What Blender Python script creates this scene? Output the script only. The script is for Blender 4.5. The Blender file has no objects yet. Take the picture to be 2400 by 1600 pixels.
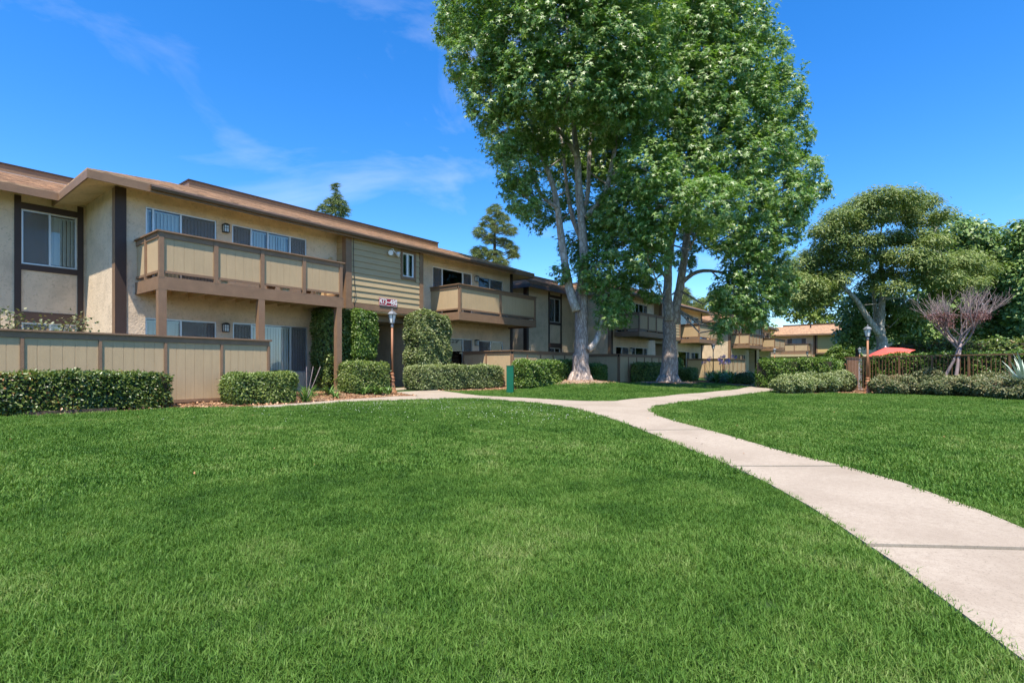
import bpy, math, random
import numpy as np
from mathutils import Vector, Matrix

random.seed(11)
rng = np.random.default_rng(11)
SC = bpy.context.scene
COL = SC.collection

# ------------------------------------------------------------------ camera
CAM_H = 0.845
YAW = math.radians(38.56)
cam_d = bpy.data.cameras.new("camera")
cam = bpy.data.objects.new("camera", cam_d)
COL.objects.link(cam)
cam.location = (0, 0, CAM_H)
cam.rotation_euler = (math.pi / 2, 0, YAW - math.pi / 2)
cam_d.sensor_width = 36
cam_d.lens = 36 * 1236 / 2400
cam_d.shift_y = 62 / 2400
cam_d.clip_start = 0.05
cam_d.clip_end = 3000
SC.camera = cam

# ------------------------------------------------------------------ light and sky
SUN_EL = math.radians(64.4)
SUN_TRAVEL = Vector((0.848 * math.cos(SUN_EL), 0.530 * math.cos(SUN_EL), -math.sin(SUN_EL)))
sun_d = bpy.data.lights.new("sun", 'SUN')
sun_d.energy = 3.7
sun_d.angle = math.radians(0.53)
sun_d.color = (1.0, 0.92, 0.79)
sun = bpy.data.objects.new("sun", sun_d)
COL.objects.link(sun)
sun.location = (-20, -12, 40)
sun.rotation_euler = SUN_TRAVEL.to_track_quat('-Z', 'Y').to_euler()

world = bpy.data.worlds.new("World")
SC.world = world
world.use_nodes = True
wn, wl = world.node_tree.nodes, world.node_tree.links
wn.clear()
wout = wn.new("ShaderNodeOutputWorld")
wbg = wn.new("ShaderNodeBackground")
wbg.inputs["Strength"].default_value = 0.15
sky = wn.new("ShaderNodeTexSky")
sky.sky_type = 'NISHITA'
sky.sun_disc = False
sky.sun_elevation = SUN_EL
sky.sun_rotation = math.atan2(-0.848, -0.530)
sky.altitude = 0
sky.air_density = 1.0
sky.dust_density = 0.35
sky.ozone_density = 6.0
hs = wn.new("ShaderNodeHueSaturation")
hs.inputs["Hue"].default_value = 0.505
hs.inputs["Saturation"].default_value = 1.30
hs.inputs["Value"].default_value = 0.80
wl.new(sky.outputs[0], hs.inputs["Color"])
# thin high cloud, spread over the whole sky by direction
tc = wn.new("ShaderNodeTexCoord")
mp = wn.new("ShaderNodeMapping")
mp.inputs["Scale"].default_value = (1.0, 1.0, 2.6)
mp.inputs["Rotation"].default_value = (0.2, 0.3, 0.9)
wl.new(tc.outputs["Generated"], mp.inputs["Vector"])
cn = wn.new("ShaderNodeTexNoise")
cn.inputs["Scale"].default_value = 2.3
cn.inputs["Detail"].default_value = 7
cn.inputs["Roughness"].default_value = 0.55
cn.inputs["Distortion"].default_value = 0.5
wl.new(mp.outputs[0], cn.inputs["Vector"])
cr = wn.new("ShaderNodeValToRGB")
cr.color_ramp.elements[0].position = 0.55
cr.color_ramp.elements[1].position = 0.80
cr.color_ramp.elements[1].color = (0.34, 0.34, 0.34, 1)
wl.new(cn.outputs["Fac"], cr.inputs[0])
cm = wn.new("ShaderNodeMixRGB")
cm.inputs[2].default_value = (3.6, 3.7, 4.2, 1)
wl.new(cr.outputs[0], cm.inputs[0])
wl.new(hs.outputs[0], cm.inputs[1])
wl.new(cm.outputs[0], wbg.inputs["Color"])
wl.new(wbg.outputs[0], wout.inputs["Surface"])

vs = SC.view_settings
vs.view_transform = 'Standard'
vs.look = 'None'
vs.exposure = 1.25
vs.gamma = 1.0
vs.use_curve_mapping = False
SC.cycles.max_bounces = 8
SC.cycles.diffuse_bounces = 4
SC.cycles.glossy_bounces = 3
SC.cycles.transmission_bounces = 4
SC.cycles.transparent_max_bounces = 8
SC.cycles.use_denoising = True

# ------------------------------------------------------------------ helpers
def smooth(a, b, x):
    t = np.clip((np.asarray(x, float) - a) / (b - a), 0, 1)
    return t * t * (3 - 2 * t)

TREE_A = (19.0, 11.4)
TREE_B = (24.0, 9.75)

def gz(x, y):
    x = np.asarray(x, float); y = np.asarray(y, float)
    r = np.hypot(x, y)
    z = -0.2 * (1 - smooth(2, 12, r))
    z = z - 0.08 * smooth(10, 16, x) * (1 - smooth(2, 8, y))
    z = z + 0.10 * smooth(12.2, 14.2, y)
    z = z + 0.34 * np.exp(-((x - TREE_A[0]) ** 2 + (y - TREE_A[1]) ** 2) / (2 * 1.5 ** 2))
    z = z + 0.20 * np.exp(-((x - TREE_B[0]) ** 2 + (y - TREE_B[1]) ** 2) / (2 * 1.7 ** 2))
    z = z + 0.012 * np.sin(x * 1.3 + y * 0.4) * np.sin(y * 1.1 - x * 0.5)
    return z

def g(x, y):
    return float(gz(x, y))

def tag(o, label=None, cat=None, group=None, kind=None):
    if label: o["label"] = label
    if cat: o["category"] = cat
    if group: o["group"] = group
    if kind: o["kind"] = kind
    return o

def empty(name, loc, label, cat, group=None, rz=0.0):
    o = bpy.data.objects.new(name, None)
    COL.objects.link(o)
    o.location = loc
    o.rotation_euler = (0, 0, rz)
    o.empty_display_size = 0.3
    return tag(o, label, cat, group)

def link_mesh(name, me, parent=None, loc=(0, 0, 0)):
    o = bpy.data.objects.new(name, me)
    COL.objects.link(o)
    o.location = loc
    if parent is not None:
        o.parent = parent
    return o

class MB:
    """collects faces, builds one mesh object"""
    def __init__(self):
        self.v = []; self.f = []
    def face(self, pts):
        n = len(self.v); self.v += [tuple(p) for p in pts]
        self.f.append(tuple(range(n, n + len(pts)))); return self
    def hexa(self, p):
        n = len(self.v); self.v += [tuple(q) for q in p]
        for a in ((0, 3, 2, 1), (4, 5, 6, 7), (0, 1, 5, 4), (1, 2, 6, 5), (2, 3, 7, 6), (3, 0, 4, 7)):
            self.f.append(tuple(n + i for i in a))
        return self
    def box(self, x0, x1, y0, y1, z0, z1):
        if x0 > x1: x0, x1 = x1, x0
        if y0 > y1: y0, y1 = y1, y0
        return self.hexa([(x0, y0, z0), (x1, y0, z0), (x1, y1, z0), (x0, y1, z0),
                          (x0, y0, z1), (x1, y0, z1), (x1, y1, z1), (x0, y1, z1)])
    def bar(self, a, b, w, h=None, up=(0, 0, 1)):
        a, b = Vector(a), Vector(b); h = h or w
        d = (b - a).normalized(); u = Vector(up)
        if abs(d.dot(u)) > .95: u = Vector((1, 0, 0))
        s = d.cross(u).normalized() * w / 2; t = s.cross(d).normalized() * h / 2
        return self.hexa([a - s - t, a + s - t, a + s + t, a - s + t, b - s - t, b + s - t, b + s + t, b - s + t])
    def prism(self, poly, z0, z1):
        n = len(self.v); k = len(poly)
        self.v += [(x, y, z0) for x, y in poly] + [(x, y, z1) for x, y in poly]
        self.f.append(tuple(n + i for i in reversed(range(k))))
        self.f.append(tuple(n + k + i for i in range(k)))
        for i in range(k):
            j = (i + 1) % k
            self.f.append((n + i, n + j, n + k + j, n + k + i))
        return self
    def tube(self, pts, rad, sides=8, cap=True):
        pts = [Vector(p) for p in pts]
        n0 = len(self.v); k = len(pts)
        ref = Vector((0.31, 0.95, 0.1))
        for i, p in enumerate(pts):
            d = (pts[min(i + 1, k - 1)] - pts[max(i - 1, 0)])
            if d.length < 1e-6: d = Vector((0, 0, 1))
            d.normalize()
            a = d.cross(ref)
            if a.length < 1e-3: a = d.cross(Vector((1, 0, 0)))
            a.normalize(); b = d.cross(a)
            r = rad[i] if hasattr(rad, '__len__') else rad
            for s in range(sides):
                t = 2 * math.pi * s / sides
                self.v.append(tuple(p + (a * math.cos(t) + b * math.sin(t)) * r))
        for i in range(k - 1):
            for s in range(sides):
                s2 = (s + 1) % sides
                self.f.append((n0 + i * sides + s, n0 + i * sides + s2, n0 + (i + 1) * sides + s2, n0 + (i + 1) * sides + s))
        if cap:
            self.f.append(tuple(n0 + s for s in reversed(range(sides))))
            self.f.append(tuple(n0 + (k - 1) * sides + s for s in range(sides)))
        return self
    def lathe(self, prof, c=(0, 0, 0), sides=20, rot=0.0):
        n0 = len(self.v); k = len(prof)
        for r, z in prof:
            for s in range(sides):
                t = 2 * math.pi * s / sides + rot
                self.v.append((c[0] + r * math.cos(t), c[1] + r * math.sin(t), c[2] + z))
        for i in range(k - 1):
            for s in range(sides):
                s2 = (s + 1) % sides
                self.f.append((n0 + i * sides + s, n0 + i * sides + s2, n0 + (i + 1) * sides + s2, n0 + (i + 1) * sides + s))
        self.f.append(tuple(n0 + s for s in reversed(range(sides))))
        self.f.append(tuple(n0 + (k - 1) * sides + s for s in range(sides)))
        return self
    def mesh(self, name, mat, smooth_shade=False):
        me = bpy.data.meshes.new(name)
        me.from_pydata(self.v, [], self.f)
        if mat: me.materials.append(mat)
        if smooth_shade:
            me.polygons.foreach_set("use_smooth", [True] * len(me.polygons))
        me.update()
        return me
    def build(self, name, mat, parent=None, smooth_shade=False, loc=(0, 0, 0), bevel=0.0):
        o = link_mesh(name, self.mesh(name, mat, smooth_shade), parent, loc)
        if bevel:
            m = o.modifiers.new("bevel", 'BEVEL'); m.width = bevel; m.segments = 1; m.limit_method = 'ANGLE'
        return o

def np_mesh(name, V, F, mat, smooth_shade=False):
    """V (n,3), F (m,k) all faces with k corners"""
    me = bpy.data.meshes.new(name)
    n, m, k = len(V), len(F), F.shape[1]
    me.vertices.add(n); me.vertices.foreach_set("co", np.ascontiguousarray(V, dtype=np.float32).ravel())
    me.loops.add(m * k); me.loops.foreach_set("vertex_index", np.ascontiguousarray(F, dtype=np.int32).ravel())
    me.polygons.add(m)
    me.polygons.foreach_set("loop_start", np.arange(0, m * k, k, dtype=np.int32))
    me.polygons.foreach_set("loop_total", np.full(m, k, dtype=np.int32))
    if mat: me.materials.append(mat)
    me.update(calc_edges=True)
    if smooth_shade:
        me.polygons.foreach_set("use_smooth", np.ones(m, dtype=bool))
    return me

# leaf templates: verts (across, along, up), faces as quads or triangles
def star_template():
    v = []; f = []
    ang = [0, 62, -62, 118, -118]; ln = [1.0, .88, .88, .55, .55]
    for a, l in zip(ang, ln):
        t = math.radians(a)
        dx, dy = math.sin(t), math.cos(t); px, py = dy, -dx
        n = len(v)
        v += [(dx * .05 + px * .17, dy * .05 + py * .17, .02), (dx * l, dy * l, -.10 * l), (dx * .05 - px * .17, dy * .05 - py * .17, .02)]
        f.append((n, n + 1, n + 2))
    return np.array(v, float), np.array(f)
T_STAR = star_template()
T_OVAL = (np.array([(0, 0, 0), (.27, .45, .07), (0, 1, -.03), (-.27, .45, .07)], float), np.array([(0, 1, 2), (0, 2, 3)]))
T_WIDE = (np.array([(0, 0, 0), (.38, .5, .06), (0, 1, -.03), (-.38, .5, .06)], float), np.array([(0, 1, 2), (0, 2, 3)]))
T_NEEDLE = (np.array([(.035, 0, 0), (-.035, 0, 0), (0, 1, 0), (0, 0, .035), (.0, 1, .0), (0, 0, -.035)], float), np.array([(0, 1, 2), (3, 5, 4)]))
T_FROND = (np.array([(0, 0, 0), (.16, .35, .02), (.10, .8, -.05), (0, 1, -.12), (-.10, .8, -.05), (-.16, .35, .02)], float),
           np.array([(0, 1, 2), (0, 2, 3), (0, 3, 4), (0, 4, 5)]))

def unit(a):
    return a / np.maximum(np.linalg.norm(a, axis=-1, keepdims=True), 1e-9)

def leaf_mesh(name, P, N, size, tmpl, mat, along=None, jitter=0.6):
    """scatter a leaf template: P positions, N facing normals, along: preferred tip direction"""
    n = len(P)
    N = unit(N + jitter * rng.normal(size=(n, 3)))
    A = rng.normal(size=(n, 3)) if along is None else along + 0.45 * rng.normal(size=(n, 3))
    Y = unit(A - (A * N).sum(1, keepdims=True) * N)
    X = np.cross(Y, N)
    tv, tf = tmpl
    size = np.broadcast_to(size, (n,))
    V = P[:, None, :] + size[:, None, None] * (tv[None, :, 0:1] * X[:, None, :] + tv[None, :, 1:2] * Y[:, None, :] + tv[None, :, 2:3] * N[:, None, :])
    k = len(tv)
    Fs = (tf[None] + (np.arange(n) * k)[:, None, None]).reshape(-1, tf.shape[1])
    return np_mesh(name, V.reshape(-1, 3), Fs, mat)

# ------------------------------------------------------------------ materials
def new_mat(name):
    m = bpy.data.materials.new(name); m.use_nodes = True
    nt = m.node_tree; nt.nodes.clear()
    out = nt.nodes.new("ShaderNodeOutputMaterial")
    return m, nt, out

def N_(nt, t, **kw):
    n = nt.nodes.new(t)
    for k, v in kw.items():
        if k in n.inputs: n.inputs[k].default_value = v
        else: setattr(n, k, v)
    return n

def c4(c): return (c[0], c[1], c[2], 1)

def ramp(nt, fac, stops):
    r = nt.nodes.new("ShaderNodeValToRGB")
    e = r.color_ramp.elements
    while len(e) < len(stops): e.new(0.5)
    for i, (p, c) in enumerate(stops):
        e[i].position = p; e[i].color = c4(c)
    nt.links.new(fac, r.inputs[0])
    return r.outputs[0]

def scl(c, k): return tuple(x * k for x in c)

def mat_plain(name, col, rough=0.6, var=0.12, nscale=6.0, bump=0.0, bscale=40.0, metallic=0.0, stretch=(1, 1, 1), spec=0.4, dirt=0.0):
    m, nt, out = new_mat(name); L = nt.links
    b = N_(nt, "ShaderNodeBsdfPrincipled", Roughness=rough, Metallic=metallic)
    b.inputs["Specular IOR Level"].default_value = spec
    geo = N_(nt, "ShaderNodeNewGeometry")
    mp = N_(nt, "ShaderNodeMapping"); mp.inputs["Scale"].default_value = stretch
    L.new(geo.outputs["Position"], mp.inputs["Vector"])
    n = N_(nt, "ShaderNodeTexNoise", Scale=nscale, Detail=6.0, Roughness=0.6)
    L.new(mp.outputs[0], n.inputs["Vector"])
    colr = ramp(nt, n.outputs["Fac"], [(0.25, scl(col, 1 - var)), (0.55, col), (0.8, scl(col, 1 + var))])
    if dirt:
        n2 = N_(nt, "ShaderNodeTexNoise", Scale=1.3, Detail=8.0, Roughness=0.7)
        L.new(geo.outputs["Position"], n2.inputs["Vector"])
        f = ramp(nt, n2.outputs["Fac"], [(0.45, (0, 0, 0)), (0.75, (dirt, dirt, dirt))])
        mx = N_(nt, "ShaderNodeMixRGB"); mx.inputs[2].default_value = c4(scl(col, 0.45))
        L.new(f, mx.inputs[0]); L.new(colr, mx.inputs[1]); colr = mx.outputs[0]
    L.new(colr, b.inputs["Base Color"])
    if bump:
        n3 = N_(nt, "ShaderNodeTexNoise", Scale=bscale, Detail=5.0, Roughness=0.65)
        L.new(mp.outputs[0], n3.inputs["Vector"])
        bp = N_(nt, "ShaderNodeBump", Strength=bump, Distance=0.02)
        L.new(n3.outputs["Fac"], bp.inputs["Height"]); L.new(bp.outputs[0], b.inputs["Normal"])
    L.new(b.outputs[0], out.inputs[0])
    return m

def mat_leaf(name, dark, mid, light, rough=0.45, transl=0.3, spec=0.4, accents=None):
    m, nt, out = new_mat(name); L = nt.links
    geo = N_(nt, "ShaderNodeNewGeometry")
    n = N_(nt, "ShaderNodeTexNoise", Scale=0.9, Detail=3.0)
    L.new(geo.outputs["Position"], n.inputs["Vector"])
    add = N_(nt, "ShaderNodeMath", operation='MULTIPLY_ADD'); add.inputs[1].default_value = 0.55
    L.new(geo.outputs["Random Per Island"], add.inputs[0])
    sc = N_(nt, "ShaderNodeMath", operation='MULTIPLY'); sc.inputs[1].default_value = 0.5
    L.new(n.outputs["Fac"], sc.inputs[0]); L.new(sc.outputs[0], add.inputs[2])
    stops = [(0.22, dark), (0.5, mid), (0.78, light)]
    if accents: stops += [(0.83, accents)]
    col = ramp(nt, add.outputs[0], stops)
    b = N_(nt, "ShaderNodeBsdfPrincipled", Roughness=rough)
    b.inputs["Specular IOR Level"].default_value = spec
    L.new(col, b.inputs["Base Color"])
    t = N_(nt, "ShaderNodeBsdfTranslucent")
    tm = N_(nt, "ShaderNodeMixRGB", blend_type='MULTIPLY'); tm.inputs[0].default_value = 1
    tm.inputs[2].default_value = (1.25, 1.35, 0.55, 1)
    L.new(col, tm.inputs[1]); L.new(tm.outputs[0], t.inputs["Color"])
    mx = N_(nt, "ShaderNodeMixShader"); mx.inputs[0].default_value = transl
    L.new(b.outputs[0], mx.inputs[1]); L.new(t.outputs[0], mx.inputs[2])
    L.new(mx.outputs[0], out.inputs[0])
    return m

def mat_glass(name, tint=(0.94, 0.97, 0.98), base=0.01):
    m, nt, out = new_mat(name); L = nt.links
    fr = N_(nt, "ShaderNodeFresnel", IOR=1.5)
    a = N_(nt, "ShaderNodeMath", operation='MULTIPLY_ADD'); a.inputs[1].default_value = 1.0; a.inputs[2].default_value = base
    a.use_clamp = True
    L.new(fr.outputs[0], a.inputs[0])
    tr = N_(nt, "ShaderNodeBsdfTransparent"); tr.inputs[0].default_value = c4(tint)
    gl = N_(nt, "ShaderNodeBsdfGlossy", Roughness=0.015); gl.inputs[0].default_value = (1, 1, 1, 1)
    # old float glass is never quite flat
    geo = N_(nt, "ShaderNodeNewGeometry")
    n = N_(nt, "ShaderNodeTexNoise", Scale=1.2, Detail=1.0); L.new(geo.outputs["Position"], n.inputs["Vector"])
    bp = N_(nt, "ShaderNodeBump", Strength=0.04, Distance=0.05); L.new(n.outputs["Fac"], bp.inputs["Height"])
    L.new(bp.outputs[0], gl.inputs["Normal"])
    mx = N_(nt, "ShaderNodeMixShader"); L.new(a.outputs[0], mx.inputs[0])
    L.new(tr.outputs[0], mx.inputs[1]); L.new(gl.outputs[0], mx.inputs[2]); L.new(mx.outputs[0], out.inputs[0])
    return m

def mat_screen(name):
    m, nt, out = new_mat(name); L = nt.links
    tr = N_(nt, "ShaderNodeBsdfTransparent"); tr.inputs[0].default_value = (0.75, 0.75, 0.75, 1)
    d = N_(nt, "ShaderNodeBsdfDiffuse"); d.inputs[0].default_value = (0.36, 0.34, 0.33, 1)
    mx = N_(nt, "ShaderNodeMixShader"); mx.inputs[0].default_value = 0.20
    L.new(tr.outputs[0], mx.inputs[1]); L.new(d.outputs[0], mx.inputs[2]); L.new(mx.outputs[0], out.inputs[0])
    return m

def mat_stucco(name, col):
    m, nt, out = new_mat(name); L = nt.links
    b = N_(nt, "ShaderNodeBsdfPrincipled", Roughness=0.9); b.inputs["Specular IOR Level"].default_value = 0.2
    geo = N_(nt, "ShaderNodeNewGeometry")
    n = N_(nt, "ShaderNodeTexNoise", Scale=2.2, Detail=8.0, Roughness=0.62); L.new(geo.outputs["Position"], n.inputs["Vector"])
    col1 = ramp(nt, n.outputs["Fac"], [(0.3, scl(col, .80)), (0.52, col), (0.75, scl(col, 1.1))])
    vo = N_(nt, "ShaderNodeTexNoise", Scale=16.0, Detail=3.0, Roughness=0.55, Distortion=0.8); L.new(geo.outputs["Position"], vo.inputs["Vector"])
    f = ramp(nt, vo.outputs["Fac"], [(0.56, (0, 0, 0)), (0.68, (.6, .6, .6))])
    mx = N_(nt, "ShaderNodeMixRGB"); mx.inputs[2].default_value = c4(scl(col, .62))
    L.new(f, mx.inputs[0]); L.new(col1, mx.inputs[1])
    mps = N_(nt, "ShaderNodeMapping"); mps.inputs["Scale"].default_value = (5, 5, .35)
    L.new(geo.outputs["Position"], mps.inputs["Vector"])
    st = N_(nt, "ShaderNodeTexNoise", Scale=1.0, Detail=5.0, Roughness=0.6); L.new(mps.outputs[0], st.inputs["Vector"])
    f2 = ramp(nt, st.outputs["Fac"], [(0.55, (0, 0, 0)), (0.78, (.30, .30, .30))])
    mx2 = N_(nt, "ShaderNodeMixRGB"); mx2.inputs[2].default_value = c4(scl(col, .7))
    L.new(f2, mx2.inputs[0]); L.new(mx.outputs[0], mx2.inputs[1])
    L.new(mx2.outputs[0], b.inputs["Base Color"])
    bp = N_(nt, "ShaderNodeBump", Strength=0.9, Distance=0.016); L.new(vo.outputs["Fac"], bp.inputs["Height"])
    n3 = N_(nt, "ShaderNodeTexNoise", Scale=90.0, Detail=2.0); L.new(geo.outputs["Position"], n3.inputs["Vector"])
    bp2 = N_(nt, "ShaderNodeBump", Strength=0.25, Distance=0.004); L.new(n3.outputs["Fac"], bp2.inputs["Height"])
    L.new(bp.outputs[0], bp2.inputs["Normal"]); L.new(bp2.outputs[0], b.inputs["Normal"])
    L.new(b.outputs[0], out.inputs[0])
    return m

def mat_shingle(name, col):
    """composition shingles: tab-sized colour patches on top of the modelled courses"""
    m, nt, out = new_mat(name); L = nt.links
    b = N_(nt, "ShaderNodeBsdfPrincipled", Roughness=0.95); b.inputs["Specular IOR Level"].default_value = 0.1
    geo = N_(nt, "ShaderNodeNewGeometry")
    mp = N_(nt, "ShaderNodeMapping"); mp.inputs["Scale"].default_value = (5.5, 5.5, 19.0)
    L.new(geo.outputs["Position"], mp.inputs["Vector"])
    v = N_(nt, "ShaderNodeTexVoronoi", Scale=1.0); L.new(mp.outputs[0], v.inputs["Vector"])
    sp = N_(nt, "ShaderNodeSeparateColor"); L.new(v.outputs["Color"], sp.inputs[0])
    col1 = ramp(nt, sp.outputs[0], [(0.0, scl(col, .62)), (0.35, scl(col, .9)), (0.7, col), (1.0, (col[0] * 1.25, col[1] * 1.2, col[2] * 1.1))])
    n = N_(nt, "ShaderNodeTexNoise", Scale=60.0, Detail=3.0); L.new(geo.outputs["Position"], n.inputs["Vector"])
    mx = N_(nt, "ShaderNodeMixRGB", blend_type='OVERLAY'); mx.inputs[0].default_value = .35
    L.new(col1, mx.inputs[1]); L.new(n.outputs["Fac"], mx.inputs[2])
    L.new(mx.outputs[0], b.inputs["Base Color"])
    bp = N_(nt, "ShaderNodeBump", Strength=0.5, Distance=0.01); L.new(sp.outputs[1], bp.inputs["Height"]); L.new(bp.outputs[0], b.inputs["Normal"])
    L.new(b.outputs[0], out.inputs[0])
    return m

def mat_ground(name, stops, scale, bump=0.6, big=0.4, bigcol=None, dist=0.03, specks=0.0):
    m, nt, out = new_mat(name); L = nt.links
    b = N_(nt, "ShaderNodeBsdfPrincipled", Roughness=0.95); b.inputs["Specular IOR Level"].default_value = 0.15
    geo = N_(nt, "ShaderNodeNewGeometry")
    n = N_(nt, "ShaderNodeTexNoise", Scale=scale, Detail=9.0, Roughness=0.7); L.new(geo.outputs["Position"], n.inputs["Vector"])
    col = ramp(nt, n.outputs["Fac"], stops)
    if bigcol:
        n2 = N_(nt, "ShaderNodeTexNoise", Scale=big, Detail=6.0, Roughness=0.6); L.new(geo.outputs["Position"], n2.inputs["Vector"])
        f = ramp(nt, n2.outputs["Fac"], [(0.45, (0, 0, 0)), (0.68, (.7, .7, .7))])
        mx = N_(nt, "ShaderNodeMixRGB"); mx.inputs[2].default_value = c4(bigcol)
        L.new(f, mx.inputs[0]); L.new(col, mx.inputs[1]); col = mx.outputs[0]
    if specks:
        n4 = N_(nt, "ShaderNodeTexNoise", Scale=95.0, Detail=4.0, Roughness=0.7); L.new(geo.outputs["Position"], n4.inputs["Vector"])
        f4 = ramp(nt, n4.outputs["Fac"], [(0.36, (specks, specks, specks)), (0.46, (0, 0, 0))])
        m4 = N_(nt, "ShaderNodeMixRGB"); m4.inputs[2].default_value = c4(scl(stops[0][1], .6))
        L.new(f4, m4.inputs[0]); L.new(col, m4.inputs[1]); col = m4.outputs[0]
    L.new(col, b.inputs["Base Color"])
    bp = N_(nt, "ShaderNodeBump", Strength=bump, Distance=dist); L.new(n.outputs["Fac"], bp.inputs["Height"]); L.new(bp.outputs[0], b.inputs["Normal"])
    L.new(b.outputs[0], out.inputs[0])
    return m

def mat_grass(name):
    m, nt, out = new_mat(name); L = nt.links
    geo = N_(nt, "ShaderNodeNewGeometry")
    oi = N_(nt, "ShaderNodeObjectInfo")
    n = N_(nt, "ShaderNodeTexNoise", Scale=0.42, Detail=4.0, Roughness=0.6); L.new(geo.outputs["Position"], n.inputs["Vector"])
    n2 = N_(nt, "ShaderNodeTexNoise", Scale=2.6, Detail=3.0, Roughness=0.6); L.new(geo.outputs["Position"], n2.inputs["Vector"])
    ad = N_(nt, "ShaderNodeMath", operation='ADD'); L.new(n.outputs["Fac"], ad.inputs[0]); L.new(n2.outputs["Fac"], ad.inputs[1])
    st = N_(nt, "ShaderNodeMath", operation='MULTIPLY_ADD'); st.inputs[1].default_value = 1.15; st.inputs[2].default_value = -.95
    L.new(ad.outputs[0], st.inputs[0])
    a = N_(nt, "ShaderNodeMath", operation='MULTIPLY_ADD'); a.inputs[1].default_value = .42
    L.new(geo.outputs["Random Per Island"], a.inputs[0]); L.new(st.outputs[0], a.inputs[2])
    a2 = N_(nt, "ShaderNodeMath", operation='MULTIPLY_ADD'); a2.inputs[1].default_value = .2
    L.new(oi.outputs["Random"], a2.inputs[0]); L.new(a.outputs[0], a2.inputs[2])
    col = ramp(nt, a2.outputs[0], [(0.06, (.028, .082, .011)), (0.38, (.072, .165, .022)), (0.70, (.13, .235, .042)), (1.0, (.24, .30, .10))])
    b = N_(nt, "ShaderNodeBsdfPrincipled", Roughness=0.55); b.inputs["Specular IOR Level"].default_value = 0.22
    L.new(col, b.inputs["Base Color"])
    t = N_(nt, "ShaderNodeBsdfTranslucent")
    tm = N_(nt, "ShaderNodeMixRGB", blend_type='MULTIPLY'); tm.inputs[0].default_value = 1; tm.inputs[2].default_value = (1.35, 1.3, .4, 1)
    L.new(col, tm.inputs[1]); L.new(tm.outputs[0], t.inputs["Color"])
    mx = N_(nt, "ShaderNodeMixShader"); mx.inputs[0].default_value = .3
    L.new(b.outputs[0], mx.inputs[1]); L.new(t.outputs[0], mx.inputs[2]); L.new(mx.outputs[0], out.inputs[0])
    return m

M = {}
M['stucco'] = mat_stucco("stucco", (.65, .51, .36))
M['stucco_gold'] = mat_stucco("stucco_gold", (.66, .50, .30))
M['panel'] = mat_plain("tan_paint", (.47, .338, .192), .65, .07, 3.0, .25, 30.0, stretch=(6, 6, .5), dirt=.18)
M['siding'] = mat_plain("olive_tan_paint", (.43, .325, .185), .6, .07, 4.0, .25, 40.0, stretch=(.6, .6, 8), dirt=.15)
M['siding_gold'] = mat_plain("gold_paint", (.55, .39, .15), .6, .07, 4.0, .2, 40.0, stretch=(.6, .6, 8))
M['brown'] = mat_plain("brown_paint", (.235, .140, .080), .55, .14, 5.0, .3, 40.0, stretch=(1, 1, 1), dirt=.25)
M['dark_brown'] = mat_plain("dark_brown_paint", (.048, .028, .021), .55, .15, 5.0, .2, 40.0, dirt=.2)
M['joist'] = mat_plain("cream_paint", (.48, .38, .22), .7, .1, 4.0, .2, 30.0)
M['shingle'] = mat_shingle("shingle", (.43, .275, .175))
M['shingle_shaded'] = mat_shingle("shingle_shaded", (.20, .135, .10))  # same shingle with the tree shade put into its colour
M['gutter'] = mat_plain("gutter_paint", (.13, .085, .06), .35, .15, 6.0, .05, 20.0, dirt=.3, spec=.5)
M['alu'] = mat_plain("aluminium", (.55, .56, .56), .4, .08, 8.0, metallic=.6)
M['white'] = mat_plain("white_paint", (.78, .78, .76), .5, .05, 8.0)
M['glass'] = mat_glass("glass")
M['glass_lamp'] = mat_glass("lamp_glass", (.85, .88, .85), .15)
M['screen'] = mat_screen("insect_screen")
M['blind'] = mat_plain("blind_vinyl", (.80, .76, .66), .6, .06, 3.0)
M['room'] = mat_plain("room_paint", (.30, .27, .22), .9, .1, 2.0)
M['black'] = mat_plain("black_metal", (.03, .03, .032), .45, .2, 8.0, metallic=.4)
M['concrete'] = mat_ground("concrete", [(0.25, (.29, .24, .185)), (0.5, (.355, .298, .235)), (0.8, (.41, .35, .28))], 22.0, .2, .9, (.265, .215, .165), .006, specks=.55)
M['mulch'] = mat_ground("mulch", [(0.3, (.06, .035, .02)), (0.5, (.23, .12, .065)), (0.7, (.42, .26, .15))], 24.0, 1.0, 1.0, (.30, .22, .15), .05)
M['soil'] = mat_ground("soil", [(0.3, (.20, .13, .09)), (0.5, (.34, .24, .17)), (0.7, (.46, .34, .25))], 18.0, .9, .9, (.28, .2, .14), .04)
M['turf'] = mat_ground("turf", [(0.3, (.022, .045, .014)), (0.55, (.045, .095, .024)), (0.75, (.075, .12, .036))], 20.0, 1.0, .5, (.06, .10, .03), .03)
M['grass'] = mat_grass("grass_blade")
M['chip'] = mat_leaf("bark_chips", (.12, .06, .03), (.34, .18, .09), (.55, .36, .22), .9, .0, .1)
M['sweetgum'] = mat_leaf("sweetgum_leaf", (.058, .15, .018), (.14, .275, .04), (.32, .42, .15), .42, .38, .75)
M['hedge'] = mat_leaf("hedge_leaf", (.045, .085, .014), (.115, .18, .03), (.25, .30, .075), .42, .22, .5)
M['hedge_pale'] = mat_leaf("pale_hedge_leaf", (.055, .095, .024), (.15, .20, .055), (.33, .36, .15), .42, .22, .5)
M['hedge_dark'] = mat_leaf("dark_hedge_leaf", (.03, .06, .011), (.08, .135, .022), (.19, .23, .055), .35, .2, .5, accents=(.22, .10, .03))
M['boxhedge'] = mat_leaf("clipped_leaf", (.038, .09, .011), (.095, .175, .024), (.19, .27, .05), .4, .22, .45)
M['bush_bronze'] = mat_leaf("bronze_bush_leaf", (.045, .08, .03), (.13, .16, .06), (.29, .26, .13), .45, .2, .45, accents=(.32, .16, .10))
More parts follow.
